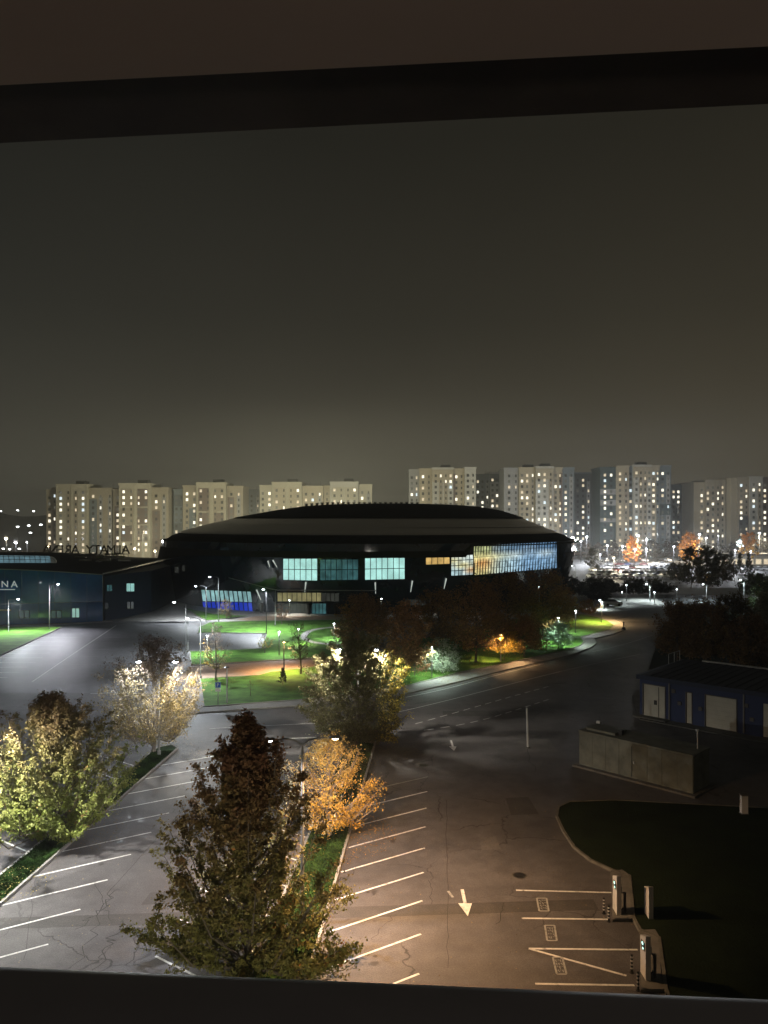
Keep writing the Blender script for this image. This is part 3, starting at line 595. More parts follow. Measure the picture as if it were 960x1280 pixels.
apartment('brightly lit yellowish apartment block over the left arena roof', 392,
    [(324.5, 341, 608, 'cream', 0, [(.25, 0), (.75, 0)], []), (341, 378, 604.5, 'cream', 3, c4, [(.08, .44, 0, 6, 'tan'), (.56, .92, 0, 6, 'tan')]), (378, 404, 609, 'tan', .6, c3, [])], .30)
apartment('pale apartment block above the top of the arena roof', 394,
    [(404.6, 413, 608.5, 'tan', 0, [(.5, 1)], []), (413, 448, 604, 'white', 3, c4, [(.06, .94, 0, 2.2, 'cream')]), (448, 465, 607, 'cream', .6, c2, [])], .25)
apartment('tan rounded-front tower immediately right of the sky gap', 398,
    [(511, 524, 588.5, 'grey', 1, c2, []), (524, 540, 587.5, 'tan', 2, c2, []), (540, 566, 586.5, 'white', 3.2, c4, [(.0, 1, -.6, 1.6, 'tan')]), (566, 580, 587.5, 'tan', 2, c2, [(.0, .2, 0, 16, 'brown')]), (580, 594, 586, 'white', 3.4, c2, [])], .22)
apartment('darker set-back tower between the two tan towers', 430,
    [(594, 612, 594, 'bluegrey', 0, c3, []), (612, 630, 592, 'grey', 1, c3, [(0, 1, -.7, .9, 'dark')])], .22)
apartment('tan rounded tower right of centre with grey side wings', 402,
    [(629.5, 648, 586.5, 'grey', 1, [(.35, 0), (.8, 1)], []), (648, 668, 586, 'tan', 2, c3, []), (668, 690, 585, 'white', 3.4, c3, [(0, 1, -.6, 1.4, 'tan')]), (690, 702, 586, 'tan', 2, c2, [(.7, .95, 0, 16, 'brown')]), (702, 717, 586, 'bluegrey', 1.5, c2, [])], .38)
apartment('narrow dark tower before the gap in the right skyline', 420, [(717.5, 740, 592, 'dark', 0, [(.2, 0), (.5, 0), (.8, 1)], [])], .34)
apartment('dark and white banded tower with a beige curved centre', 405,
    [(749.5, 769, 585.5, 'teal', 1, [(.3, 0), (.7, 0)], [(0, 1, 3, 4, 'grey'), (0, 1, 5, 6, 'grey'), (0, 1, 8.3, 9, 'grey')]), (769, 785, 584, 'tan', 2, c2, []), (785, 789.5, 584, 'bluegrey', 1, [(.5, 0)], []), (789.5, 812, 583, 'white', 3, c4, [(0, 1, -.6, 1.4, 'tan')]), (812, 823, 583.5, 'tan', 2, c2, [(.6, .95, 0, 16, 'bluegrey')]), (823, 838, 583.5, 'bluegrey', 1, c2, [(0, 1, 6, 8, 'teal')])], .40)
apartment('dim lower block right of the banded tower', 440, [(838.5, 857, 607, 'bluegrey', 0, c3, [(0, 1, 3, 6, 'dark')]), (857, 866, 605, 'brown', 1, [(.5, 0)], [])], .30)
apartment('grey-beige block with a dark vertical slot, second from the right edge', 415,
    [(866.5, 880, 604.5, 'tan', 1, [(.7, 0)], []), (880, 898, 601.5, 'beige', 2, [(.15, 0), (.5, 0), (.85, 1)], []), (898, 906, 601, 'tan', 1, [(.5, 1)], []), (906, 912, 600.5, 'dark', .3, [], [])], .40)
apartment('broad beige block cut by the right frame edge', 410,
    [(912.5, 920, 599, 'tan', 1, [], []), (920, 934, 598.5, 'beige', 2.2, c2, [(.1, .9, 6, 10, 'dark')]), (934, 950, 597.5, 'white', 3, c2, []), (950, 976, 598, 'brown', 1, c3, [])], .42)

# ------------------------------------------------------------------ arena
XC, YC, AX, BY = -4.0, 205.0, 54.0, 46.0
def S(th, h, off=0.0):
    s = .94 + .06 * min(h, 12) / 12 if h < 12.5 else 1.0
    return Vector((XC + (AX * s + off) * math.cos(th), YC - (BY * s + off) * math.sin(th), h))
def proj(p): return (480 + p.x * F / p.y, HY + (H - p.z) * F / p.y)
def hit(px, py):
    h = 6.0; th = 1.57
    for _ in range(12):
        lo, hi = .15, 2.95
        for _ in range(28):
            md = (lo + hi) / 2
            if proj(S(md, h))[0] > px: lo = md
            else: hi = md
        th = lo; p = S(th, h); h = min(17, max(0, H - (py - HY) * p.y / F))
    return th, h
arena = thing('arena', 'large dark oval arena with domed roof and glowing teal window bays', 'building', (XC, YC, 0))
N = 120
ths = [2 * math.pi * i / N for i in range(N)]
gl = MB(); jit = {}
hs = [0, 3.4, 6.6, 9.4, 12.2, 14.9]
for i in range(N):
    for j, h in enumerate(hs): jit[i, j] = S(ths[i], h, random.uniform(-.05, .05) if 0 < j < 5 else 0)
for i in range(N):
    for j in range(len(hs) - 1): gl.quad(jit[(i + 1) % N, j], jit[i, j], jit[i, j + 1], jit[(i + 1) % N, j + 1])
gl.build('glass_wall', M['arena_glass'], arena)
thS = hit(584, 690)[0]
def shell_bottom(th):
    th = th % (2 * math.pi)
    if th > math.pi: return 12.0
    if th < thS - .012: return 14.3
    if th < thS + .012: return 14.3 + (12.05 - 14.3) * (th - thS + .012) / .024
    if th > 2.35: return 12.0 - min(1.8, (th - 2.35) * 4.5)
    return 12.05
def ell(th, s, h, dx=0.0, off=0.0): return Vector((XC + dx + (AX * s + off) * math.cos(th), YC - (BY * s + off) * math.sin(th), h))
fine = sorted(ths + [thS - .012, thS + .012])
def band(fs, name, m, smooth=True, parent=arena, tt=None):
    tt = tt or fine; mb = MB(); n_ = len(tt); R = [[f(t_) for t_ in tt] for f in fs]
    for r in range(len(fs) - 1):
        for i in range(n_): j = (i + 1) % n_; mb.quad(R[r][j], R[r][i], R[r + 1][i], R[r + 1][j])
    return mb.build(name, m, parent, smooth=smooth)
band([lambda t_: S(t_, min(shell_bottom(t_), 14.8), -.3), lambda t_: ell(t_, 1.012, shell_bottom(t_) - .05), lambda t_: ell(t_, 1.0, max(13.3, shell_bottom(t_) + .3)), lambda t_: ell(t_, .975, 14.9), lambda t_: ell(t_, .945, 16.0), lambda t_: ell(t_, .905, 16.65)], 'shell', M['arena_shell'])
rb = band([lambda t_: ell(t_, .91, 16.6), lambda t_: ell(t_, .905, 16.95), lambda t_: ell(t_, .87, 17.5), lambda t_: ell(t_, .79, 18.9, 1), lambda t_: ell(t_, .705, 20.2, 2.5), lambda t_: ell(t_, .66, 20.25, 3)], 'roof_band', M['arena_roof'])
for k_, (s_, h_) in enumerate(((.835, 18.05),)):      # standing seams running round the roof
    q = MB(); tt = [2 * math.pi * i / 90 for i in range(90)]
    for i in range(90):
        a, b_ = tt[i], tt[(i + 1) % 90]; q.quad(ell(b_, s_, h_, 1), ell(a, s_, h_, 1), ell(a, s_ - .002, h_ + .10, 1), ell(b_, s_ - .002, h_ + .10, 1))
    q.build('roof_seam', M['arena_cap'], arena)
top = band([lambda t_: ell(t_, .708, 20.18, 2.5), lambda t_: ell(t_, .70, 20.5, 2.8), lambda t_: ell(t_, .62, 21.5, 4), lambda t_: ell(t_, .55, 22.35, 5), lambda t_: ell(t_, .43, 23.35, 5.5), lambda t_: ell(t_, .3, 23.85, 5.5), lambda t_: ell(t_, .2, 24.0, 5.5)], 'roof_cap', M['arena_cap'])
q = MB(); q.quad(*[ell(t_, .205, 23.99, 5.5) for t_ in reversed(ths)]); sub('cap_centre', q, M['arena_cap'], top)
vm = MB().box((0, 0, .35), (.55, .75, .6)).box((0, 0, .68), (.75, 1.0, .14)).mesh('roof_vent', M['arena_cap'])
for i in range(22):
    o = bpy.data.objects.new('roof_vent', vm); C.objects.link(o); o.parent = arena; px_ = 383 + i * 6.6; t_ = math.pi - (i + .5) / 22 * (math.pi - .9) - .25
    Yv = 190.5; o.location = ((px_ - 480) * Yv / F - XC, Yv - YC, 23.45 - max(0, (408 - px_) / 25) * .35)
def patch(x0, x1, y0, y1, m, cols, rows, name='window_bay', off=.10, mull=.14, mm='mullion', slant=0.0, nsub=None, matf=None):
    """a glazed bay on the sloping wall: separate panes, mullions between them"""
    par = bpy.data.objects.new(name, None)
    bay = None; pan = []; bars = MB()
    P = {}
    for i in range(cols + 1):
        for j in range(rows + 1):
            fx = i / cols; fy = j / rows
            th, h = hit(x0 + (x1 - x0) * fx + slant * (fy - .5), y0[0] + (y0[1] - y0[0]) * fx + ((y1[0] - y0[0]) + ((y1[1] - y0[1]) - (y1[0] - y0[0])) * fx) * fy)
            P[i, j] = S(th, h, off)
    back = MB(); back.quad(P[0, rows], P[cols, rows], P[cols, 0], P[0, 0]) if cols < 3 else [back.quad(P[i, rows], P[i + 1, rows], P[i + 1, 0], P[i, 0]) for i in range(cols)]
    back.v = [tuple(Vector(v) + Vector((0, .04, 0))) for v in back.v]
    bay = back.build(name, M['mullion'], arena)
    for i in range(cols):
        for j in range(rows):
            q = MB(); a, b_, c, d = P[i, j + 1], P[i + 1, j + 1], P[i + 1, j], P[i, j]; cen = (a + b_ + c + d) / 4
            tl = Vector((random.gauss(0, .01), -.02, random.gauss(0, .01)))
            q.quad(*[v + (cen - v) * .025 + tl for v in (a, b_, c, d)])
            po = sub('pane', q, gm if matf else m, bay)
            if matf:
                ca_ = po.data.color_attributes.new('glow', 'FLOAT_COLOR', 'POINT')
                for n_, (du, dv) in enumerate(((0, 1), (1, 1), (1, 0), (0, 0))):
                    cc_ = matf((i + du) / cols, (j + dv) / rows); fl_ = random.uniform(.85, 1.15); ca_.data[n_].color = (cc_[0] * fl_, cc_[1] * fl_, cc_[2] * fl_, 1)
    for i in range(cols + 1): bars.bar(P[i, 0] + Vector((0, -.07, 0)), P[i, rows] + Vector((0, -.07, 0)), mull / 2, 4)
    for j in range(rows + 1):
        for i in range(cols): bars.bar(P[i, j] + Vector((0, -.07, 0)), P[i + 1, j] + Vector((0, -.07, 0)), mull / 2, 4)
    sub('mullion_grid', bars, M[mm], bay)
    return bay
patch(354, 397, (698, 698), (725, 726), M['teal'], 6, 2)
patch(400, 448, (699, 699), (725.5, 725), M['teal_dim'], 7, 2)
patch(456, 506, (697.5, 696.5), (725, 724), M['teal'], 7, 2)
patch(532, 562, (695.5, 694.5), (706, 705), M['amber_win'], 4, 1)
patch(347, 402, (740.5, 740.5), (752, 752), M['warm_win'], 9, 1)
patch(402, 424, (741, 741), (752, 752), M['grey_win'], 4, 1)
patch(347, 385, (754, 754), (768, 769), M['grey_win'], 8, 1)
patch(390, 408, (754, 754), (769, 769), M['teal_dim'], 4, 1)
patch(506, 532, (749, 749), (757, 757), M['grey_win'], 9, 1)
patch(219, 224, (708, 708), (716, 716), M['grey_win'], 1, 1); patch(228, 232, (706, 706), (714, 714), M['grey_win'], 1, 1)
# coloured mural glow behind the right-hand facade fins
fc = {'y': emit('yellow_glass_glow', (.95, .80, .30), .62, .4, .5), 'o': emit('orange_glass_glow', (1, .40, .12), .70, .3, .6), 'b': emit('blue_glass_glow', (.20, .42, .72), .40, .45, .5), 'c': emit('cyan_glass_glow', (.50, .75, .80), .58, .35, .5),
      'g': emit('green_glass_glow', (.50, .58, .26), .38, .4, .5), 'd': emit('deep_blue_glass', (.08, .20, .42), .26, .5, .5), 'p': emit('pale_glass_glow', (.75, .88, .80), .68, .3, .6)}
gm = bpy.data.materials.new('mural_glass_glow'); gm.use_nodes = True; t_ = gm.node_tree; b_g = t_.nodes['Principled BSDF']; b_g.inputs['Base Color'].default_value = (.02, .03, .04, 1); b_g.inputs['Roughness'].default_value = .15
at_ = t_.nodes.new('ShaderNodeAttribute'); at_.attribute_name = 'glow'; t_.links.new(at_.outputs['Color'], b_g.inputs['Emission Color'])
cg = t_.nodes.new('ShaderNodeTexCoord'); ng = t_.nodes.new('ShaderNodeTexNoise'); ng.inputs['Scale'].default_value = .9; ng.inputs['Detail'].default_value = 6; t_.links.new(cg.outputs['Object'], ng.inputs['Vector'])
rg = t_.nodes.new('ShaderNodeMapRange'); rg.inputs[1].default_value = .3; rg.inputs[2].default_value = .7; rg.inputs[3].default_value = .45; rg.inputs[4].default_value = 1.35; t_.links.new(ng.outputs[0], rg.inputs[0]); t_.links.new(rg.outputs[0], b_g.inputs['Emission Strength'])
def mixc(a, b, k): k = min(1, max(0, k)); return tuple(a[i] * (1 - k) + b[i] * k for i in range(3))
PAL = dict(y=(.88, .80, .36), o=(1, .45, .14), c=(.55, .78, .84), b=(.27, .48, .72), d=(.08, .17, .30), g=(.45, .52, .26), p=(.85, .96, .90))
def glow1(u, v):        # diagonal yellow beam on pale cyan
    c = mixc(PAL['p'], PAL['c'], v * 1.4); k = math.exp(-((v - .25 - .45 * u) / .20) ** 2); c = mixc(c, PAL['y'], k); return mixc(c, PAL['o'], math.exp(-((v - .45 - .3 * u) / .1) ** 2) * (u > .5) * .8)
def glow2(u, v):
    c = mixc(PAL['y'], PAL['c'], (u - .14) / .22); c = mixc(c, PAL['b'], (u - .38) / .25)
    k = math.exp(-((v - .52 + .35 * u) / .14) ** 2) * max(0, 1 - u * 1.7); c = mixc(c, PAL['y'], k)
    c = mixc(c, PAL['o'], math.exp(-((u - .10) / .10) ** 2 - ((v - .66) / .14) ** 2) * 1.1)
    if v < .26: c = mixc(c, PAL['d'], .75 * min(1, u * 2 + .2)) if u > .22 else mixc(c, PAL['g'], .8)
    k = math.exp(-((v - .42 - .12 * math.sin(u * 7)) / .09) ** 2) * (u > .4) * .55; c = mixc(c, PAL['p'], k)
    return mixc(c, PAL['d'], max(0, u - .86) * 4)
patch(563.5, 591, (694.5, 693), (720, 718.5), None, 6, 4, slant=0, matf=glow1, mull=.16)
patch(592, 695, (682, 677), (719, 710), None, 30, 5, matf=glow2, mull=.08, off=.14)
fin = MB()
for i in range(31):
    x = 592 + 103 * i / 30; y0 = 681.5 - 5 * i / 30; y1 = 720 - 9 * i / 30
    a = hit(x + 1.2, y0); b_ = hit(x - .6, y1); fin.bar(S(*a, .42), S(*b_, .42), .10, 4)
fin.build('facade_fins', M['mullion'], arena)['kind'] = 'stuff'
# blue and white striped panels low on the left
for i in range(11):
    x0 = 253 + i * 5.7; dsl = (5 - i) * .8
    patch(x0, x0 + 4.6, (737.3 + .2 * i, 737.4 + .2 * i), (751.5 + .1 * i, 751.5 + .1 * i), M['flag_white'], 1, 1, 'pale_panel', mull=.05, slant=2.0)
    patch(x0 + 1, x0 + 5.6, (752.2 + .1 * i, 752.2 + .1 * i), (765.5 + .35 * i, 766 + .35 * i), M['flag_blue'], 1, 1, 'blue_panel', mull=.03, slant=1.2)
# glancing light streaks, hanging light strips and the drip ledge
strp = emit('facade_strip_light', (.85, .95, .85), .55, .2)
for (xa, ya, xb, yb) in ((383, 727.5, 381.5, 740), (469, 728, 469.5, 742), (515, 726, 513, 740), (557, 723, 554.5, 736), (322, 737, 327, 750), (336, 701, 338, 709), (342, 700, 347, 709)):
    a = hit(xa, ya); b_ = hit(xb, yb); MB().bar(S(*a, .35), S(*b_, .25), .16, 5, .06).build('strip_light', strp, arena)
lg = MB(); pr = None
for i in range(19):
    f = i / 18; x = 288 + (470 - 288) * f; y = 722 + 15 * min(1, f * 3.2) + 1.0 * f; c = S(*hit(x, y), .5)
    if pr is not None: lg.bar(pr, c, .09, 4)
    pr = c
lg.build('canopy_ledge', M['trim_pale'], arena)
for x in (329, 387, 420, 445): MB().bar(S(*hit(x, 754), .6), S(*hit(x + 1, 770), .9), .5, 6, .35).build('raking_column', M['black'], arena)

# ------------------------------------------------------------------ blue glass ice hall on the left
hall = thing('ice_hall', 'low blue glass hall with dark curved roof at the left edge', 'building', (-66, 150, 0)); HB = Vector(hall['base'])
fl = Vector((-100, 138.6, 0)); fr = Vector((-54.9, 150.3, 0)); bk = Vector((-57.5, 206, 0)); bl = Vector((-100, 206, 0))
fu = (fr - fl); L_f = fu.length; fu = fu.normalized(); fn = Vector((fu.y, -fu.x, 0))
def ftop(s): return 9.1 + 1.55 * math.sin(min(1, (L_f - s) / 26) * math.pi / 2)
nP = 16
for i in range(nP):
    s0, s1 = L_f * i / nP, L_f * (i + 1) / nP - .03
    q = MB(); p0 = fl + fu * s0; p1 = fl + fu * s1; zt0, zt1 = ftop(s0), ftop(s1); zb = 3.9; j_ = fn * random.uniform(0, .015)
    q.quad(p0 + j_, p1, p1 + Vector((0, 0, zb)), p0 + Vector((0, 0, zb)) + j_); q.build('lower_panel', M['hall_glass'], hall)
    q = MB(); j_ = fn * random.uniform(0, .03); up = fn * .35
    q.quad(p0 + Vector((0, 0, zb + .05)), p1 + Vector((0, 0, zb + .05)), p1 + up + Vector((0, 0, zt1)), p0 + up + j_ + Vector((0, 0, zt0))); q.build('upper_panel', M['hall_glass'], hall)
MB().bar(fl + fn * .4 + Vector((0, 0, ftop(0))), fl + fn * .4 + Vector((0, 0, ftop(0) + .02)), .01, 3).build('trim_end', M['trim_pale'], hall)
q = MB()
for i in range(20): s0, s1 = L_f * i / 20, L_f * (i + 1) / 20; q.bar(fl + fu * s0 + fn * .4 + Vector((0, 0, ftop(s0) + .1)), fl + fu * s1 + fn * .4 + Vector((0, 0, ftop(s1) + .1)), .08, 4)
q.build('eaves_trim', M['post'], hall)
sw = MB(); sd = (bk - fr); sL = sd.length; sd = sd.normalized(); sn = Vector((sd.y, -sd.x, 0))
for i in range(10):
    a = fr + sd * (sL * i / 10 + .03); b_ = fr + sd * (sL * (i + 1) / 10); q = MB(); q.quad(a, b_, b_ + Vector((0, 0, 9.2)), a + Vector((0, 0, 9.2))); q.build('side_panel', M['navy'], hall)
rf = MB(); nx, ny = 18, 12
def rz_(u, v):      # vaulted roof, higher inside than at the eaves
    return 9.25 + 2.6 * math.sin(math.pi * min(1, max(0, v * .92 + .06))) * math.sin(math.pi * (.5 + (1 - .5 * 1) * (u))) ** 1 if u > 0 else 11.8
RG = {}
for i in range(nx + 1):
    for j in range(ny + 1):
        u, v = i / nx, j / ny; a = fl.lerp(fr, u); b_ = bl.lerp(bk, u); p = a.lerp(b_, v)
        e = ftop(L_f * u) * (1 - v) + 9.6 * v; p.z = e + .12 + 2.3 * math.sin(math.pi * v) * math.cos(max(0, (u - .35) / .65) * math.pi / 2) ** .7; RG[i, j] = p
for i in range(nx):
    for j in range(ny): rf.quad(RG[i, j], RG[i + 1, j], RG[i + 1, j + 1], RG[i, j + 1])
rf.build('roof', M['hall_roof'], hall, smooth=True)
q = MB(); 
for j in range(ny): q.bar(RG[nx, j] + Vector((0, 0, .12)), RG[nx, j + 1] + Vector((0, 0, .12)), .14, 4)
q.build('verge_trim', M['post'], hall)
MB().box((-63.5, 178, 10.6), (.9, 22, .7), .12).build('verge_gutter', M['trim_pale'], hall)
def face_pt(px, py, off=.12):           # point of the hall front seen at a pixel
    k_ = (px - 480) / F                 # x = k*y on the line fl + fu*s
    s = (k_ * fl.y - fl.x) / (fu.x - k_ * fu.y); p = fl + fu * s; p.z = H - (py - HY) * p.y / F; return p + fn * off
def hall_win(x0, x1, y0, y1, m, n_):
    a, b_, c, d = face_pt(x0, y1), face_pt(x1, y1), face_pt(x1, y0), face_pt(x0, y0); w = MB().quad(a, b_, c, d).build('window', m, hall)
    f_ = MB()
    for i in range(n_ + 1): t_ = i / n_; f_.bar(a.lerp(b_, t_) + fn * .04, d.lerp(c, t_) + fn * .04, .07, 4)
    f_.bar(a, b_, .07, 4).bar(d, c, .07, 4); sub('window_frame', f_, M['mullion'], w)
hall_win(90, 99.5, 760, 772, emit('lit_office', (.45, .80, .68), .55, .2), 2)
for x0, x1 in ((24, 30), (31, 37), (64, 70), (71, 77)): hall_win(x0, x1, 763, 772.5, emit('dim_office', (.12, .2, .22), .22, .3), 1)
def side_pt(px, py):
    k_ = (px - 480) / F; s = (k_ * fr.y - fr.x) / (sd.x - k_ * sd.y); p = fr + sd * s; p.z = H - (py - HY) * p.y / F; return p + Vector((.15, -.03, 0))
# stair wing: dark navy volume stepping right of the glass front
wa = Vector((-54.7, 151, 0)); wb = Vector((-50.2, 166, 0)); wc_ = Vector((-52, 204, 0))
wg = MB(); wg.prism([tuple(v[:2]) for v in (wa, wb, wc_, Vector((-57.3, 204, 0)))], 0, 8.9); wg.build('stair_wing', M['navy'], hall)
def wing_win(x0, x1, y0, y1, m):
    d_ = (wb - wa).normalized(); n_ = Vector((d_.y, -d_.x, 0))
    def pt(px, py):
        k_ = (px - 480) / F; s = (k_ * wa.y - wa.x) / (d_.x - k_ * d_.y); p = wa + d_ * s; p.z = H - (py - HY) * p.y / F; return p + n_ * .08
    a, b_, c, d = pt(x0, y1), pt(x1, y1), pt(x1, y0), pt(x0, y0); w = MB().quad(a, b_, c, d).build('window', m, hall)
    sub('window_frame', MB().bar(a, b_, .06, 4).bar(b_, c, .06, 4).bar(c, d, .06, 4).bar(d, a, .06, 4).bar(a.lerp(b_, .5), d.lerp(c, .5), .05, 4), M['mullion'], w)
wing_win(157.5, 167.5, 729, 739.5, emit('lit_stair_window', (.40, .80, .74), .62, .2)); wing_win(133, 139.5, 731, 739, M['teal_dim'])
for x0, x1 in ((158.5, 162), (163, 166.5)): wing_win(x0, x1, 752, 761, emit('pale_narrow_window', (.5, .55, .5), .18, .3))
wing_win(130.8, 134.5, 753, 761.5, M['grey_win'])
# barrel skylight
ca = A(-30, 703, 151); cb = A(62, 704, 158); ax = (cb - ca).normalized(); sdv = Vector((-ax.y, ax.x, 0)); R_ = 1.45
sk = MB(); bars = MB(); nS = 14
skl = MB().box(tuple((ca + cb) / 2 + Vector((0, 0, -.6))), ((cb - ca).length, 3.0, 1.0), math.atan2(ax.y, ax.x)).build('skylight_base', M['hall_roof'], hall)
for i in range(nS):
    p = ca.lerp(cb, i / nS); p2 = ca.lerp(cb, (i + 1) / nS); q = MB()
    for j in range(6):
        a0, a1 = math.pi * j / 6, math.pi * (j + 1) / 6
        f0 = -sdv * math.cos(a0) * R_ + Vector((0, 0, math.sin(a0) * R_)); f1 = -sdv * math.cos(a1) * R_ + Vector((0, 0, math.sin(a1) * R_)); q.quad(p + f0, p2 + f0, p2 + f1, p + f1)
        bars.bar(p + f0 * 1.02, p + f1 * 1.02, .06, 4)
    sub('skylight_pane', q, M['skylight'], skl)
for j in range(7): a0 = math.pi * j / 6; f0 = -sdv * math.cos(a0) * R_ * 1.02 + Vector((0, 0, math.sin(a0) * R_ * 1.02)); bars.bar(ca + f0, cb + f0, .05, 4)
sub('skylight_ribs', bars, M['post'], skl)
e_ = MB(); e_.sphere(tuple(cb), R_ * .98, 12, 8, (1, 1, 1)); sub('skylight_end', e_, M['grey_win'], skl, True)
for i in range(9):
    p = A(92 + i * 8 + random.uniform(-2, 2), 699 + (i % 3) * 2.2, 172 + (i % 3) * -8); p.z = 12.2 - (i % 3) * .25
    MB().box(tuple(p), (2.4, .9, .35), .3).build('roof_hatch', mat('pale_hatch', (.22, .2, .17), .7, .2, 2) if i == 0 else bpy.data.materials['pale_hatch'], hall)
# letters: convert the built-in font to meshes, one object each
def letter(ch, size, depth, m, name, parent, M4, wire=False):
    cu = bpy.data.curves.new('glyph', 'FONT'); cu.body = ch; cu.size = size; cu.extrude = depth; cu.align_x = 'CENTER'; cu.resolution_u = 2
    o = bpy.data.objects.new('glyph', cu); C.objects.link(o); dg = bpy.context.evaluated_depsgraph_get(); me = bpy.data.meshes.new_from_object(o.evaluated_get(dg)); bpy.data.objects.remove(o)
    me.name = name; me.materials.clear(); me.materials.append(m); me.transform(M4); r = bpy.data.objects.new(name, me); C.objects.link(r); r.parent = parent
    r.location = -Vector(parent.get('base', (0, 0, 0))); return r
ang = math.atan2(fu.y, fu.x)
for ch, px in (('A', -28), ('R', -15), ('E', -4), ('N', 6.4), ('A', 18.2)):
    p = face_pt(px, 733.9, .25); letter(ch, 1.75, .05, M['white_letter'], 'facade_letter', hall, Matrix.Translation(p) @ Matrix.Rotation(ang, 4, 'Z') @ Matrix.Rotation(math.pi / 2, 4, 'X'))
MB().bar(face_pt(-30, 736.5, .25), face_pt(19, 736.8, .25), .07, 4).build('letter_rail', M['white_letter'], hall)
MB().bar(face_pt(-20, 761.8, 1.2), face_pt(15, 761.8, 1.2), .16, 4).build('entrance_canopy', M['trim_pale'], hall)
sgn = thing('roof_sign', 'row of large unlit letters seen from behind on the blue hall roof', 'sign', (-78, 196, 10.5))
sc = 'ANERA YTAMLA'
for i, ch in enumerate(sc):
    if ch == ' ': continue
    px = 58 + i * 9.0; Z = 196; p = A(px, 692.5, Z)
    letter(ch, 3.3, .12, M['rust_letter'], 'sign_letter', sgn, Matrix.Translation(p) @ Matrix.Rotation(math.pi, 4, 'Z') @ Matrix.Rotation(math.pi / 2, 4, 'X'))
    MB().bar(p + Vector((-.5, .2, 0)), p + Vector((-.5, .2, -1.2)), .07, 4).bar(p + Vector((.6, .2, 0)), p + Vector((.6, .2, -1.2)), .07, 4).build('letter_strut', M['post_dark'], sgn)
q = MB(); a = A(52, 693, 196.2); b_ = A(160, 692.5, 196.2); q.bar(a, b_, .09, 4); q.bar(a + Vector((0, 0, -.8)), b_ + Vector((0, 0, -.8)), .09, 4); q.build('sign_rail', M['post_dark'], sgn)

# ------------------------------------------------------------------ shed, container, chargers
shed = thing('utility_shed', 'dark blue flat-roofed shed with pale doors at the right edge', 'building', (26.0, 78.2, .09)); O = Vector((26.0, 78.2, .09)); U = Vector((.733, -.680, 0)); V = Vector((.680, .733, 0))
def sp(s, d, z): return O + U * s + V * d + Vector((0, 0, z))
def obox(s0, s1, d0, d1, z0, z1):
    q = MB(); c = sp((s0 + s1) / 2, (d0 + d1) / 2, (z0 + z1) / 2); q.box(tuple(c), (s1 - s0, d1 - d0, z1 - z0), math.atan2(U.y, U.x)); return q
for s0, s1, z0, z1 in ((0, .35, 0, 3.7), (.35, 2.6, 3.25, 3.7), (2.6, 4.7, 0, 3.7), (4.7, 5.25, 3.05, 3.7), (5.25, 6.55, 0, 3.7), (6.55, 9.4, 3.1, 3.7), (9.4, 11.7, 0, 3.7), (11.7, 14.6, 3.1, 3.7), (14.6, 22, 0, 3.7)):
    obox(s0, s1, 0, .25, z0, z1).build('wall', M['shed_blue'], shed)
obox(0, .25, .26, 11, 0, 3.7).build('wall', M['shed_blue'], shed); obox(.26, 22, 10.75, 11, 0, 3.7).build('wall', M['shed_blue'], shed); obox(21.75, 22, .26, 10.74, 0, 3.7).build('wall', M['shed_blue'], shed)
for s0, s1, z1, nm in ((.37, 2.58, 3.23, 'double_door'), (4.72, 5.23, 3.03, 'narrow_door'), (6.57, 9.38, 3.08, 'roller_door'), (11.72, 14.58, 3.08, 'roller_door')):
    dr = obox(s0, s1, .08, .16, .05, z1).build(nm, M['door_pale'], shed)
    if 'roller' in nm:
        for k_ in range(7): sub('door_slat', obox(s0 + .03, s1 - .03, .05, .075, .1 + k_ * .42, .1 + k_ * .42 + .38), M['door_pale'], dr)
    elif nm == 'double_door': sub('door_seam', obox(1.9, 1.96, .05, .075, .1, 3.1), M['black'], dr); sub('door_notice', obox(1.45, 1.75, .04, .072, 1.3, 1.75), M['black'], dr)
for s0, z in ((3.3, 2.8), (3.9, 1.7), (5.9, 1.5), (10.1, 2.5), (10.6, 1.3)): obox(s0, s0 + .35, -.12, 0, z, z + .35).build('wall_box', M['slab'], shed)
obox(-.25, 22.3, -.3, 11.3, 3.72, 4.15).build('roof', M['shed_roof'], shed)
for s0 in np.arange(.2, 22, .9): obox(s0, s0 + .06, -.2, 11.2, 4.16, 4.21).build('roof_seam', M['shed_roof'], shed)
obox(2.0, 22.3, 11.32, 11.62, 3.9, 4.3).build('gutter', M['trim_pale'], shed)
obox(-.3, 3, -1.0, -.02, -.02, .1).build('door_step', M['slab'], shed)
for s0 in (3.0, 10.0): obox(s0, s0 + .12, -.14, -.02, .1, 3.7).build('downpipe', M['post_mid'], shed)
for s0, s1, z1 in ((.28, 2.67, 3.31), (4.63, 5.32, 3.11), (6.48, 9.47, 3.16)):
    for a_, b2, z_a, z_b in ((s0, s0 + .08, .02, z1), (s1 - .08, s1, .02, z1), (s0 + .081, s1 - .081, z1 - .08, z1)): obox(a_, b2, -.05, -.004, z_a, z_b).build('door_frame', M['slab'], shed)
rl = MB(); a = sp(-.1, 7.4, 4.15); b_ = sp(-.1, 10.4, 4.15); 
for p in (a, a.lerp(b_, .5), b_): rl.bar(p, p + Vector((0, 0, 1.1)), .04, 5)
rl.bar(a + Vector((0, 0, 1.1)), b_ + Vector((0, 0, 1.1)), .04, 5); rl.build('roof_railing', M['post'], shed)

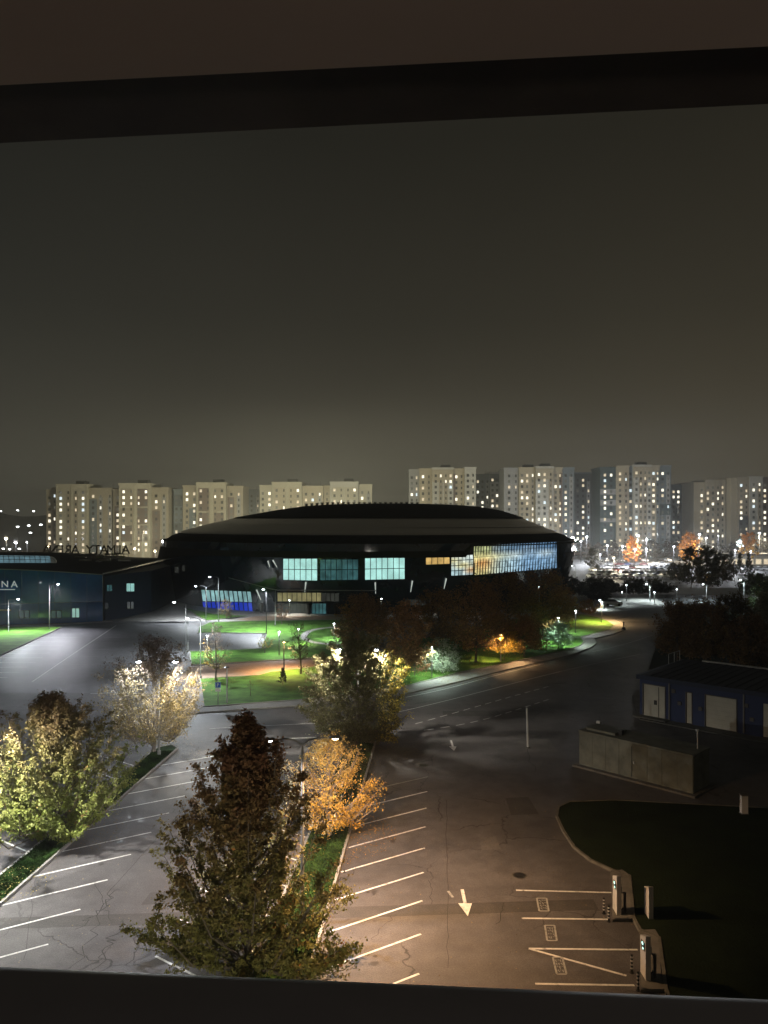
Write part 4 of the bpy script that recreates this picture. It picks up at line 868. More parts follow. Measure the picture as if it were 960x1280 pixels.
cA = Vector((15.8, 62.3, 0)); cu_ = Vector((6.5, -6.7, 0)).normalized(); cv = Vector((-cu_.y, cu_.x, 0)); 
box_ = thing('steel_container', 'long grey weathered equipment container on a concrete base in the dark yard', 'container', tuple(cA))
def cb_(s0, s1, d0, d1, z0, z1):
    q = MB(); c = cA + cu_ * (s0 + s1) / 2 + cv * (d0 + d1) / 2; q.box((c.x, c.y, (z0 + z1) / 2), (s1 - s0, d1 - d0, z1 - z0), math.atan2(cu_.y, cu_.x)); return q
cb_(-.35, 9.7, -.45, 3.2, 0, .16).build('base_slab', M['slab'], box_)
cb_(0, 9.35, 0, 2.8, .17, 2.82).build('body', M['container'], box_)
for i in range(8): cb_(.04 + i * 1.165, 1.185 + i * 1.165, -.02 - .004 * (i % 3), -.002, .22, 2.78).build('side_panel', M['container'], box_)
for i in range(2): cb_(9.352, 9.38, .05 + i * 1.36, 1.39 + i * 1.36, .22, 2.78).build('end_door', M['container'], box_)
cb_(-.04, 9.4, -.07, 2.87, 2.825, 2.95).build('roof_plate', M['container'], box_)
cb_(.3, 2.9, .5, 2.3, 2.952, 3.12).build('roof_hatch', M['container'], box_); cb_(2.95, 3.25, .9, 1.3, 2.952, 3.35).build('roof_vent', M['black'], box_)
cb_(.2, .5, 2.3, 2.5, 2.952, 3.3).build('roof_lamp', M['post'], box_); cb_(4.6, 4.62, -.08, -.051, .3, 2.6).build('door_seam', M['black'], box_)
cb_(4.75, 4.85, -.12, -.053, 1.3, 1.5).build('handle', M['post'], box_)
MB().bar(cA + cu_ * 8.9 + cv * 1.8 + Vector((0, 0, 2.95)), cA + cu_ * 8.9 + cv * 1.8 + Vector((0, 0, 4.3)), .05, 6).build('vent_pipe', M['post'], box_)
MB().bar(cA + cu_ * 8.9 + cv * 1.8 + Vector((0, 0, 4.25)), cA + cu_ * 8.9 + cv * 1.8 + Vector((0, 0, 4.4)), .12, 6).build('pipe_cowl', M['post'], box_)

def charger(label, X, Y, h, led=True, rz=0):
    t = thing('charging_station', label, 'charger', (X, Y, .14), 'electric vehicle charging stations')
    bd = MB(); prof = [(-.34, 0), (.34, 0), (.34, h - .28), (-.34, h)]
    a, b_ = .11, -.11; k_ = 0
    bd.quad(*[(X + b_, Y + u, .14 + z) for u, z in prof][::-1]); bd.quad(*[(X + a, Y + u, .14 + z) for u, z in prof])
    for i in range(4): u0, z0_ = prof[i]; u1, z1_ = prof[(i + 1) % 4]; bd.quad((X + b_, Y + u0, .14 + z0_), (X + b_, Y + u1, .14 + z1_), (X + a, Y + u1, .14 + z1_), (X + a, Y + u0, .14 + z0_))
    bo = bd.build('cabinet', M['charger'], t)
    if led:
        MB().box((X - .125, Y - .05, .14 + h * .72), (.02, .42, .34)).build('screen_bezel', M['black'], t)
        MB().box((X - .14, Y - .02, .14 + h * .76), (.012, .14, .10)).box((X - .14, Y - .08, .14 + h * .66), (.012, .10, .07)).build('screen', M['led'], t)
        MB().path([(X + .12, Y, .14 + 1.1), (X + .35, Y - .05, .14 + .9), (X + .42, Y - .05, .14 + .35), (X + .2, Y, .2)], .03, 6).build('cable', M['black'], t)
        MB().box((X + .19, Y, .14 + 1.15), (.12, .14, .3)).build('connector', M['post'], t)
        MB().box((X + .35, Y - .15, .14 + .55), (.1, .12, 1.0)).build('holster_post', M['post_dark'], t)
    return t
for nm, pix in (('charger_pad', [(763, 1091), (778, 1090), (789, 1098), (792, 1142), (789, 1152), (766, 1153)]), ('charger_pad', [(799, 1166), (819, 1165), (825, 1176), (826, 1225), (831, 1240), (801, 1241)])):
    q = MB(); q.prism([tuple(p[:2]) for p in pg(*pix)], 0, .14); q.build(nm, M['slab'], None, 'structure')
p = G(767.5, 1143); charger('farther white charging slab with a glowing dot by the curved kerb', p.x + .15, p.y, 1.95)
p = G(804, 1224); charger('nearer white charging slab with a teal glow at the lower right', p.x + .1, p.y, 1.9)
p = G(811, 1148); charger('blank white cabinet standing on the dark grass behind the farther charger', p.x, p.y, 1.6, False)
def bollard(label, px, py, h=.8):
    b = G(px, py); t = thing('striped_bollard', label, 'bollard', b, 'striped bollards guarding the chargers')
    MB().bar(b, b + Vector((0, 0, h)), .05, 8).build('post', M['black'], t)
    for i in range(4): MB().bar(b + Vector((0, 0, .18 + i * .16)), b + Vector((0, 0, .25 + i * .16)), .053, 8).build('reflective_band', M['trim_pale'], t)
    MB().bar(b, b + Vector((0, 0, .03)), .1, 8).build('foot', M['black'], t)
bollard('striped bollard left of the farther charger', 754.8, 1142); bollard('striped bollard at the near left corner of the farther charger', 761, 1152)
bollard('striped bollard left of the nearer charger', 789.8, 1216); bollard('striped bollard at the near left corner of the nearer charger', 797.5, 1238)
b = G(930, 1019); t = thing('service_cabinet', 'small pale upright cabinet on the dark grass right of the container', 'cabinet', (b.x, b.y, .1))
MB().box((b.x, b.y, .75), (.42, .3, 1.2)).build('cabinet_body', M['charger'], t); MB().box((b.x, b.y, 1.38), (.5, .38, .06)).build('cabinet_cap', M['slab'], t); MB().box((b.x, b.y, .12), (.5, .38, .08)).build('plinth', M['slab'], t)
b = G(779.5, 787.5); t = thing('cone_bollard', 'dark cone-footed bollard at the tip of the curving sidewalk', 'bollard', (b.x, b.y, .08))
MB().bar(b + Vector((0, 0, .08)), b + Vector((0, 0, .6)), .42, 8, .15).build('cone_base', M['black'], t); MB().bar(b + Vector((0, 0, .6)), b + Vector((0, 0, 1.25)), .13, 8, .1).sphere(b + Vector((0, 0, 1.35)), .16).build('shaft', M['black'], t)
b = G(550.5, 839); t = thing('small_marker', 'tiny pale marker post right of the greenish park lamp', 'marker', (b.x, b.y, .1))
MB().bar(b, b + Vector((0, 0, .95)), .1, 8).build('shaft', M['trim_pale'], t); MB().sphere(b + Vector((0, 0, 1.0)), .13).build('top', M['trim_pale'], t)
# blue parking sign
b = G(272.6, 882.5); b.z = .12; t = thing('parking_sign', 'blue and white parking sign on a pale post by the kerb', 'sign', b)
MB().bar(b, b + Vector((0, 0, 2.95)), .045, 8).build('post', M['trim_pale'], t)
pl = MB().box(tuple(b + Vector((0, -.06, 2.15))), (.62, .03, .62)).build('sign_plate', M['sign_blue'], t)
sub('sign_border', MB().box(tuple(b + Vector((0, -.07, 2.45))), (.56, .02, .03)).box(tuple(b + Vector((0, -.07, 1.86))), (.56, .02, .03)).box(tuple(b + Vector((-.27, -.07, 2.15))), (.03, .02, .5)).box(tuple(b + Vector((.27, -.07, 2.15))), (.03, .02, .5)), M['sign_white'], pl)
letter('P', .5, .01, M['sign_white'], 'sign_letter', t, Matrix.Translation(b + Vector((0, -.085, 1.98))) @ Matrix.Rotation(math.pi / 2, 4, 'X'))
MB().box(tuple(b + Vector((0, -.06, 1.62))), (.56, .03, .32)).build('lower_plate', M['sign_white'], t)

# ------------------------------------------------------------------ trees
ENV = {'pyr': lambda t: np.interp(t, [0, .12, .32, .50, .66, .80, .90, .96, 1], [.88, 1, .92, .74, .52, .35, .22, .10, .02]),
       'oval': lambda t: np.sin(np.pi * np.clip(t * .86 + .13, 0, 1)) ** .65,
       'dome': lambda t: np.sqrt(np.clip(1 - (t * .98) ** 2, 0, 1)) * np.minimum(1, .75 + t),
       'cone': lambda t: np.clip(1.02 - t, 0, 1) ** .85, 'fan': lambda t: np.minimum(1, .45 + t * .9) * np.sqrt(np.clip(1.03 - t ** 2.2, 0, 1))}
def leaf_mesh(name, cen, nrm, size, colr, m, asp=.62):
    n = len(cen); a = RNG.normal(size=(n, 3)); u = np.cross(nrm, a); u /= np.linalg.norm(u, axis=1)[:, None] + 1e-9; v = np.cross(nrm, u); v /= np.linalg.norm(v, axis=1)[:, None] + 1e-9
    s = size[:, None]; V_ = np.empty((n, 4, 3)); V_[:, 0] = cen - u * s; V_[:, 1] = cen + v * s * asp + nrm * s * .18; V_[:, 2] = cen + u * s; V_[:, 3] = cen - v * s * asp + nrm * s * .18
    me = bpy.data.meshes.new(name); me.vertices.add(n * 4); me.vertices.foreach_set('co', V_.reshape(-1)); me.loops.add(n * 4); me.loops.foreach_set('vertex_index', np.arange(n * 4, dtype=np.int32))
    me.polygons.add(n); me.polygons.foreach_set('loop_start', np.arange(0, n * 4, 4, dtype=np.int32)); me.update()
    at = me.color_attributes.new('leaf_colour', 'FLOAT_COLOR', 'POINT'); c4_ = np.ones((n, 4, 4)); c4_[:, :, :3] = colr[:, None, :]; at.data.foreach_set('color', c4_.reshape(-1))
    me.materials.append(m); me.validate(); return me
TG = 'trees around the car park and the arena'
def tree(label, base, height, rad, crown0=.2, n_leaf=8000, leaf=.1, low=(.06, .08, .02), high=(.07, .03, .015), accent=(.3, .2, .05), acc=(.05, 0.0), env='oval', rise=.9, nb=40, nsub=6, spread=.28, bark='bark',
         name='broadleaf_tree', cat='tree', group=TG, jitter=.22, off=(0, 0), tw=1.0, split=.5, trunk_r=None, hole=0.0, twig=True, lat=None, clump=.75, spires=0, spire_at=(), slope=9):
    base = Vector(base); t = thing(name, label, cat, base, group); z0 = height * crown0; tr = trunk_r or height * .016
    pts = [base + Vector((off[0] * f + math.sin(f * 5) * .012 * height * (f > 0), off[1] * f, height * f * .93)) for f in (0, .15, .3, .5, .7, .85, 1)]
    MB().path(pts, tr, 8, tr * .15).bar(base, base + Vector((0, 0, .25)), tr * 1.5, 8, tr).build('trunk', M[bark], t)
    bm_ = MB(); C0 = []; CC = []
    for i in range(nb):
        te = (i + .5) / nb; te = te ** .9; az = i * 2.39996 + random.gauss(0, .3); R0 = float(ENV[env](np.array(te))) * rad * random.uniform(1 - jitter * 1.6, 1 + jitter * .55)
        zt = z0 + (height - z0) * te * random.uniform(.96, 1.03); rs = rise * random.uniform(.7, 1.3); zs = max(z0 * .85, zt - R0 * rs - .1 * height * te); f = min(1, zs / (height * .93))
        st = base + Vector((off[0] * f, off[1] * f, zs)); en = base + Vector((off[0] * f + R0 * math.cos(az), off[1] * f + R0 * math.sin(az), zt)); mid = st.lerp(en, .5) + Vector((R0 * .10 * math.cos(az), R0 * .10 * math.sin(az), -R0 * .10 * rs))
        br = tr * .42 * (1 - te * .6) * tw; bm_.path([st, mid, en], br, 5, br * .25)
        cr_ = random.random()
        for k_ in range(nsub):
            g = .25 + .75 * (k_ + random.random()) / nsub; p = (st.lerp(mid, g * 2) if g < .5 else mid.lerp(en, g * 2 - 1)); L = max(R0, rad * .18) * random.uniform(.18, .42) * (1.15 - g * .5)
            d = Vector((math.cos(az + random.gauss(0, .9)), math.sin(az + random.gauss(0, .9)), random.uniform(.1, .9) * max(rise, .45))).normalized(); e = p + d * L
            if twig: bm_.bar(p, e, br * .3, 3, br * .12, cap=False)
            for w_ in (.35, .7, 1.0): C0.append(tuple(p.lerp(e, w_))); CC.append(cr_ * .6 + random.random() * .4)
            if hole and random.random() < hole: del C0[-3:]; del CC[-3:]
    sp_ = [(dx, dy, zt, L) for dx, dy, zt, L in spire_at]
    for i in range(spires):
        az = random.uniform(0, 6.283); q_ = random.uniform(.1, .85); e_r = rad * q_; zt = z0 + (height - z0) * (1 - .55 * q_ ** 1.6) * random.uniform(.92, 1.04); sp_.append((e_r * math.cos(az), e_r * math.sin(az), zt, random.uniform(.16, .28) * height))
    for dx, dy, zt, L in sp_:
        a_ = base + Vector((dx * .72 + off[0], dy * .72, zt - L)); e_ = base + Vector((dx + off[0], dy, zt)); bm_.bar(a_, e_, tr * .12, 4, tr * .03)
        for k_ in range(16):
            g = (k_ + random.random()) / 16; wd = L * .16 * (1 - g) + .03; pp = a_.lerp(e_, g) + Vector((random.gauss(0, wd), random.gauss(0, wd), 0)); C0.append(tuple(pp)); CC.append(.35 + .3 * random.random())
    bm_.build('branches', M[bark], t)
    C0 = np.array(C0); CC = np.array(CC); wt = RNG.lognormal(0, clump, (len(C0) + 2) // 3).repeat(3)[:len(C0)]; idx = RNG.choice(len(C0), n_leaf, p=wt / wt.sum()); sprd = spread * rad * .28
    P_ = C0[idx] + RNG.normal(size=(n_leaf, 3)) * np.array([1, 1, .8]) * sprd * RNG.uniform(.3, 1.3, (n_leaf, 1))
    rel = (P_ - np.array(base)); tt = np.clip((rel[:, 2] - z0) / (height - z0), 0, 1.05); uu = np.clip(rel[:, 0] / rad, -1.2, 1.2)
    out = rel.copy(); out[:, 2] = out[:, 2] * .2; out /= np.linalg.norm(out, axis=1)[:, None] + 1e-6
    nr = out * .5 + np.array([0, 0, .45]) + RNG.normal(size=(n_leaf, 3)) * .7; nr /= np.linalg.norm(nr, axis=1)[:, None]
    k_ = 1 / (1 + np.exp(-(tt - split + (CC[idx] - .5) * .45) * slope)); col = np.array(low)[None] * (1 - k_)[:, None] + np.array(high)[None] * k_[:, None]
    pa = np.clip(acc[0] + acc[1] * uu, 0, 1) * 1.0; am = (CC[idx] * .65 + RNG.random(n_leaf) * .35) < pa; col[am] = np.array(accent)
    if lat is not None:                                         # leaves turned a different colour on the right-hand limbs
        lm = RNG.random(n_leaf) < np.clip((uu - lat[1]) * 1.6, 0, 1); col[lm] = np.array(lat[0])
    col *= RNG.uniform(.65, 1.35, (n_leaf, 1)); keep = P_[:, 2] > base.z + .3
    me = leaf_mesh('crown', P_[keep] - np.array(base), nr[keep], RNG.uniform(.65, 1.3, n_leaf)[keep] * leaf, col[keep], M['needle' if name == 'conifer' else 'leaf'])
    o = bpy.data.objects.new('crown', me); C.objects.link(o); o.parent = t; return t
def Gz(x, y, z=.12): p = G(x, y); return Vector((p.x, p.y, z))
# car park trees
tree('big foreground maple, olive below and dark red on top, partly hiding the lamp post', Vector((-6.0, 33.4, .12)), 11.4, 4.25, .05, 100000, .074, (.15, .155, .040), (.18, .075, .048), (.28, .12, .03), (.09, .06), 'pyr', 1.2, 125, 10, .11, split=.56, jitter=.36, off=(.1, 0), clump=.85, spires=18, slope=4.5,
     spire_at=((0, 0, 11.6, 2.6), (-1.3, .1, 10.5, 2.6), (1.25, -.2, 9.7, 2.4), (2.3, .2, 8.7, 2.2), (-2.2, .3, 8.9, 2.0), (.6, -.5, 10.6, 2.2)))
tree('broad maple at the left edge, yellow-green low branches under red-brown upright shoots', Gz(66, 1050), 9.0, 4.8, .08, 72000, .082, (.25, .30, .07), (.12, .070, .036), (.38, .24, .09), (.15, -.06), 'oval', 1.9, 105, 10, .10, split=.45, jitter=.32, clump=.85, spires=50, slope=5)
tree('half-bare cream-leaved tree at the far tip of the left planting strip', Gz(192, 941), 9.9, 4.4, .14, 24000, .075, (.36, .28, .13), (.20, .15, .13), (.50, .38, .07), (.12, .12), 'oval', 1.5, 95, 10, .20, 'bark_pale', split=.62, tw=1.3, clump=.95, spires=30)
tree('small golden-yellow tree beside the near double-arm lamp post', Gz(412, 1046), 6.4, 3.1, .12, 11000, .066, (.56, .34, .06), (.54, .40, .13), (.52, .50, .34), (.25, -.40), 'oval', .9, 66, 9, .24, 'bark_pale', split=.5, tw=1.5, clump=1.0)
tree('leafy tree at the far end of the middle strip with lamps shining through its top', Gz(446, 932), 9.9, 4.75, .04, 52000, .085, (.12, .115, .055), (.17, .155, .07), (.26, .22, .10), (.15, .0), 'oval', 1.0, 90, 9, .13, split=.4, lat=((.44, .36, .07), .35), clump=.85, spires=14)
# lawn trees
tree('young half-bare tree with a yellow tuft on the left half of the verge lawn', Gz(269.5, 851), 7.1, 1.75, .22, 1500, .075, (.38, .28, .10), (.22, .17, .15), (.65, .40, .05), (.12, -.25), 'oval', 1.2, 34, 6, .34, 'bark')
tree('bare dark young tree leaning beside the brick path', Gz(376.5, 843.5), 7.0, 2.1, .30, 900, .08, (.10, .075, .04), (.10, .07, .05), (.3, .2, .05), (.1, 0), 'fan', 1.0, 36, 6, .34, off=(-.5, 0))
tree('thin sapling with yellowing leaves at the corner of the asphalt pad', Gz(331, 817), 3.1, 1.05, .25, 600, .07, (.45, .35, .08), (.3, .22, .14), (.6, .45, .1), (.2, 0), 'oval', 1.2, 18, 4, .4)
tree('tiny staked sapling in the middle of the verge lawn', Gz(313, 871), 1.9, .4, .4, 60, .05, (.2, .14, .06), (.2, .14, .06), (.3, .2, .1), (.1, 0), 'oval', 1.2, 8, 3, .4, trunk_r=.035)
tree('reddish bare shrub-tree before the yellowish lobby windows', Gz(352, 781), 4.2, 1.9, .3, 700, .09, (.26, .13, .07), (.24, .14, .10), (.3, .2, .1), (.1, 0), 'fan', 1.0, 26, 5, .4)
tree('brownish bush-like tree in front of the blue striped panels', Gz(283, 774), 3.9, 1.5, .15, 1500, .09, (.22, .17, .09), (.24, .18, .10), (.3, .2, .1), (.1, 0), 'dome', .8, 26, 5, .4)
tree('small dark conifer on the verge lawn', Gz(353.5, 857), 2.0, .72, .04, 2600, .055, (.018, .034, .016), (.02, .036, .016), (.03, .05, .02), (.1, 0), 'cone', -.1, 34, 4, .3, name='conifer', twig=False)
tree('low reddish bush below the curved path', Gz(430, 800), 3.4, 2.0, .1, 1400, .1, (.22, .14, .07), (.2, .12, .07), (.3, .2, .1), (.1, 0), 'dome', .7, 24, 5, .4)
DK = dict(low=(.30, .18, .07), high=(.31, .165, .07), accent=(.40, .27, .08), acc=(.15, 0), spread=.36)
def dtree(label, x, y, ytop, wpx, env='dome', n=6500, leaf=.15, **kw):
    b = Gz(x, y); h = H - (ytop - HY) * b.y / F; d = dict(DK); d.update(kw); tree(label, b, h, wpx / 2 * b.y / F, d.pop('crown0', .22), n, leaf, env=env, rise=.75, nb=46, nsub=6, **d)
dtree('dark brown tree directly behind the middle roadside tree', 452, 826, 742, 62)
dtree('dark tree with a slim trunk left of the greenish park lamp', 506, 848, 752, 66)
dtree('wide dark tree standing in front of the arena entrance', 548, 812, 737, 74)
dtree('tall dark tree with a clear trunk between the greenish and amber lamps', 594.5, 829, 726, 86, n=8000)
dtree('dark brown tree reaching the coloured arena glass', 634, 806, 715, 82, n=8000)
dtree('large dark brown tree before the right end of the arena', 678, 800, 713, 88, n=9000)
dtree('dark tree right of the arena corner touching the lit parking', 703, 786, 735, 46, n=4000)
dtree('dark brown tree low in front of the arena lobby', 470, 800, 752, 58, n=5000)
dtree('dark low tree behind the amber lamp', 655, 822, 770, 60, n=5000)
tree('pale green bush-like tree lit by the greenish park lamp', Gz(553, 842), 4.5, 2.9, .12, 5200, .08, (.30, .36, .26), (.30, .34, .24), (.34, .26, .14), (.06, -.1), 'dome', .7, 40, 6, .34)
tree('small golden tree glowing around the amber park lamp', Gz(630, 826), 4.6, 2.5, .28, 4200, .08, (.50, .34, .05), (.50, .34, .05), (.3, .2, .06), (.2, .1), 'dome', .7, 36, 6, .34)
tree('white-green willow-like bush at the tip of the curving lawn', Gz(698, 811), 3.9, 2.4, .05, 9000, .065, (.42, .55, .42), (.45, .58, .45), (.5, .6, .5), (.1, 0), 'dome', -.1, 50, 7, .30, name='weeping_tree')
tree('orange-brown bush beside the parked cars at the lawn corner', Gz(735, 768), 3.0, 2.6, .05, 2400, .13, (.40, .22, .05), (.36, .17, .05), (.5, .35, .08), (.3, 0), 'dome', .6, 30, 5, .4)
tree('reddish bush left of the lamp behind the brightly lit pale bush', Gz(518, 846), 3.8, 2.0, .2, 1500, .09, (.26, .13, .06), (.26, .13, .06), (.3, .2, .1), (.1, 0), 'dome', .6, 24, 5, .4)
# right-hand dark belt
RB = dict(low=(.20, .125, .055), high=(.21, .12, .055), accent=(.32, .24, .07), acc=(.15, .1))
dtree('dark rounded tree at the left end of the belt behind the shed', 846, 833, 752, 62, n=7000, **RB)
dtree('dark tree second from the left in the belt behind the shed', 882, 838, 749, 70, n=8000, **RB)
dtree('brownish tree in the middle of the belt behind the shed', 916, 828, 741, 66, n=8000, low=(.085, .055, .02), high=(.10, .07, .025))
dtree('low dark tree directly behind the shed roof railing', 862, 826, 778, 60, n=5000, **RB)
dtree('dark tree behind the right part of the shed roof', 938, 846, 768, 60, n=6500, **RB)
dtree('pale beige half-lit tree at the right frame edge', 962, 818, 742, 52, n=6500, low=(.30, .25, .17), high=(.26, .22, .13))
dtree('green leafy tree at the right edge above the beige one', 958, 775, 722, 46, n=5000, low=(.09, .14, .05), high=(.08, .12, .04))
# middle distance right
def ftree(label, x, ybase, ytop, wpx, n=1400, leaf=.34, low=(.03, .028, .02), high=(.03, .028, .018), env='dome', **kw):
    b = G(x, ybase); h = H - (ytop - HY) * b.y / F; tree(label, b, h, wpx / 2 * b.y / F, .15, n, leaf, low=low, high=high, accent=kw.pop('accent', (.05, .04, .02)), env=env, rise=.7, nb=26, nsub=4, spread=.42, group='distant trees right of the arena', **kw)
ftree('round dark tree left of the distant car park', 741, 712, 683, 20)
ftree('dark green shrub tree right of the arena corner', 741, 742, 722, 34, low=(.035, .04, .018), high=(.04, .045, .02))
ftree('dark tree in front of the first parked rows', 760, 741, 725, 34, n=1600); ftree('low broad dark tree before the car park centre', 792, 743, 724, 44, n=2000)
ftree('low dark tree before the right half of the car park', 822, 742, 725, 40, n=1800); ftree('dark spreading tree over the right end of the car park', 846, 726, 704, 26)
ftree('dark tree left of the bright cross road', 716, 745, 722, 34, n=1600); ftree('dark bushy tree behind the white parked car', 748, 752, 729, 32, n=1600)
ftree('dark tree above the yellow glowing bush', 886, 738, 683, 40, n=3000, low=(.045, .035, .018)); ftree('dark tree left below the large orange tree', 864, 735, 682, 36, n=2600)
ftree('dark brown tree between the orange tree and the conifers', 903, 730, 690, 34, n=2200, low=(.05, .03, .02)); ftree('dark bushy tree at the right edge under the lit shop', 945, 745, 716, 40, n=2200, low=(.02, .035, .018), high=(.02, .035, .018))
ftree('small glowing yellow bush under the dark trees', 886, 728, 717, 16, n=900, leaf=.22, low=(.65, .42, .06), high=(.65, .42, .06), accent=(.7, .5, .1))
ftree('small orange tree beneath a bright mast lamp', 790, 706, 670, 20, n=1500, leaf=.34, low=(.55, .22, .05), high=(.60, .24, .05), accent=(.6, .3, .08))
ftree('large orange tree beneath a bright mast lamp', 862, 704, 666, 30, n=2400, leaf=.36, low=(.70, .32, .05), high=(.55, .22, .05), accent=(.75, .45, .1))
ftree('yellow-orange tree glowing at the right edge of the photo', 935.5, 706, 664, 22, n=2000, leaf=.36, low=(.75, .45, .06), high=(.55, .22, .05), accent=(.75, .45, .1))
for i, (x, yt, yb) in enumerate(((914, 688, 716), (925, 690, 717), (936, 690, 721))):
    b = G(x, yb); tree(f'{("left", "middle", "right")[i]} one of three dark columnar conifers', b, H - (yt - HY) * b.y / F, 1.9, .02, 1500, .28, (.012, .02, .012), (.012, .02, .012), (.02, .03, .02), (.1, 0), 'cone', .6, 30, 4, .3, name='conifer', group='row of three dark conifers', twig=False)
for i in range(15):                                            # tree line at the foot of the towers
    x = 735 + i * 16.5 + random.uniform(-3, 3); ftree(f'{ORD[i]} from the left in the brown tree line at the feet of the towers', x, 699, 677 + random.uniform(-4, 3), 22, n=700, leaf=.5, low=(.06, .04, .03), high=(.05, .035, .025))
for i in range(6): ftree(f'{ORD[i]} from the left among the brown trees behind the blue hall', 4 + i * 13, 702, 690 + random.uniform(-3, 2), 18, n=600, leaf=.45, low=(.10, .06, .03), high=(.08, .05, .03))

# fallen leaves: geometry, nobody could count it
def litter(cx, cz, rad, n, col, size=.045, name='fallen_leaves', z=.135):
    a = RNG.uniform(0, 2 * np.pi, n); r = rad * np.sqrt(RNG.random(n)); P_ = np.stack([cx + r * np.cos(a), cz + r * np.sin(a), np.full(n, z)], 1)
    nr = np.array([0, 0, 1.0]) + RNG.normal(size=(n, 3)) * .25; nr /= np.linalg.norm(nr, axis=1)[:, None]; c = np.array(col)[None] * RNG.uniform(.5, 1.4, (n, 1))
    me = leaf_mesh(name, P_, nr, RNG.uniform(.6, 1.3, n) * size, c, M['leaf']); o = bpy.data.objects.new(name, me); C.objects.link(o); o['kind'] = 'stuff'
litter(-3.4, 48.6, 4.2, 1500, (.34, .20, .06), .05, z=.03); litter(-20.5, 49, 4, 900, (.2, .14, .06), z=.03); litter(-19.6, 66, 4.5, 1300, (.34, .27, .18), z=.03)
litter(-2, 67, 5, 800, (.25, .2, .08), z=.03); litter(4.5, 44, 13, 500, (.2, .15, .08), .04, z=.03); litter(-12, 40, 9, 260, (.25, .2, .12), .04, z=.03); litter(-21, 94, 3, 400, (.4, .3, .1), .05, z=.15)
litter(8.2, 97, 5, 900, (.3, .24, .08), .06, z=.15); litter(17, 108, 6, 900, (.4, .28, .06), .06, z=.15)

def blades(name, xr, wdt, za, zb, n, col):
    z_ = RNG.uniform(za, zb, n); x_ = xr[0] + (z_ - xr[1]) * .0719 - RNG.uniform(.02, wdt - .02, n); P_ = np.stack([x_, z_, np.full(n, .145)], 1)
    nr = RNG.normal(size=(n, 3)) * np.array([1, 1, .35]); nr /= np.linalg.norm(nr, axis=1)[:, None]; pat = .75 + .5 * np.sin(x_ * 3.1 + z_ * .9) * np.sin(z_ * 2.3)
    me = leaf_mesh(name, P_, nr, RNG.uniform(.03, .09, n), np.array(col)[None] * (RNG.uniform(.5, 1.6, (n, 1)) * np.clip(pat, .4, 1.4)[:, None]), M['needle'], .35); o = bpy.data.objects.new(name, me); C.objects.link(o); o['kind'] = 'stuff'
blades('grass_blades', (-19.3, 48.04), 1.8, 34, 66, 26000, (.030, .062, .014)); blades('grass_blades', (-2.35, 47), 2.5, 30, 68, 26000, (.030, .062, .014))
litter(-20.3, 42, 2.2, 260, (.34, .28, .10), .05, z=.17); litter(-20.0, 52, 2.2, 260, (.34, .28, .10), .05, z=.17)
# ------------------------------------------------------------------ parked cars
def car_proto(body_m, suv=False):
    h = 1.0 if not suv else 1.12
    t = thing('parked_car', 'x', 'car', (0, 0, 0), 'parked cars', local=True)
    prof = [(-2.15, .32), (-2.2, .62), (-1.95, .86 * h), (-1.05, .95 * h), (1.45 if not suv else 2.0, .98 * h), (2.12, .90 * h), (2.2, .6), (2.12, .32)]
    roof = [(-1.0, .93 * h), (-.35, 1.40 * h), (.75, 1.44 * h), (1.75 if not suv else 2.0, .96 * h)]
    def ext(pr, w0, w1, mid):
        q = MB(); n_ = len(pr); zt = max(p[1] for p in pr); zb = min(p[1] for p in pr)
        for sx in (-1, 1):
            for (y, z) in pr: q.v.append((sx * (w0 + (w1 - w0) * (z - zb) / (zt - zb)), y, z))
        q.f.append(tuple(range(n_))[::-1]); q.f.append(tuple(range(n_, 2 * n_)))
        for i in range(n_): j = (i + 1) % n_; q.f.append((i, j, n_ + j, n_ + i))
        return q
    ext(prof, .86, .80, 0).build('body', body_m, t)
    ext(roof, .76, .60, 0).build('window_glass', M['win_off'], t)
    MB().box((0, .2, 1.45 * h), (1.18, 1.15, .05)).build('roof_panel', body_m, t)
    wm_ = MB().bar((-.11, 0, 0), (.11, 0, 0), .33, 12).mesh('wheel', M['black'])
    for sx in (-1, 1):
        for y in (-1.35, 1.35):
            o = bpy.data.objects.new('wheel', wm_); C.objects.link(o); o.parent = t; o.location = (sx * .8, y, .33)
    lmp = MB().box((0, 0, 0), (.36, .06, .14)).mesh('headlight', M['sign_white'])
    for sx in (-1, 1): o = bpy.data.objects.new('headlight', lmp); C.objects.link(o); o.parent = t; o.location = (sx * .6, -2.19, .66)
    return t
car_cols = [('white', (.72, .72, .74)), ('silver', (.42, .43, .45)), ('black', (.015, .015, .018)), ('dark blue', (.02, .04, .16)), ('grey', (.14, .14, .15)), ('dark red', (.16, .015, .015))]
protos = []
for nm, c in car_cols:
    mm = mat('car_paint_' + nm.replace(' ', '_'), c, .28, .03, 1, .15, spec=.6); protos.append((nm, car_proto(mm, nm in ('white', 'black'))))
used = set()
def place_car(ci, p, rz, label, group='rows of cars in the distant car park'):
    nm, pr = protos[ci]; o = pr if ci not in used else copy_tree(pr); used.add(ci); o.location = p; o.rotation_euler = (0, 0, rz); o['label'] = label.replace('@', nm); o['group'] = group
rown = ['nearest', 'second', 'third', 'fourth', 'fifth', 'farthest']
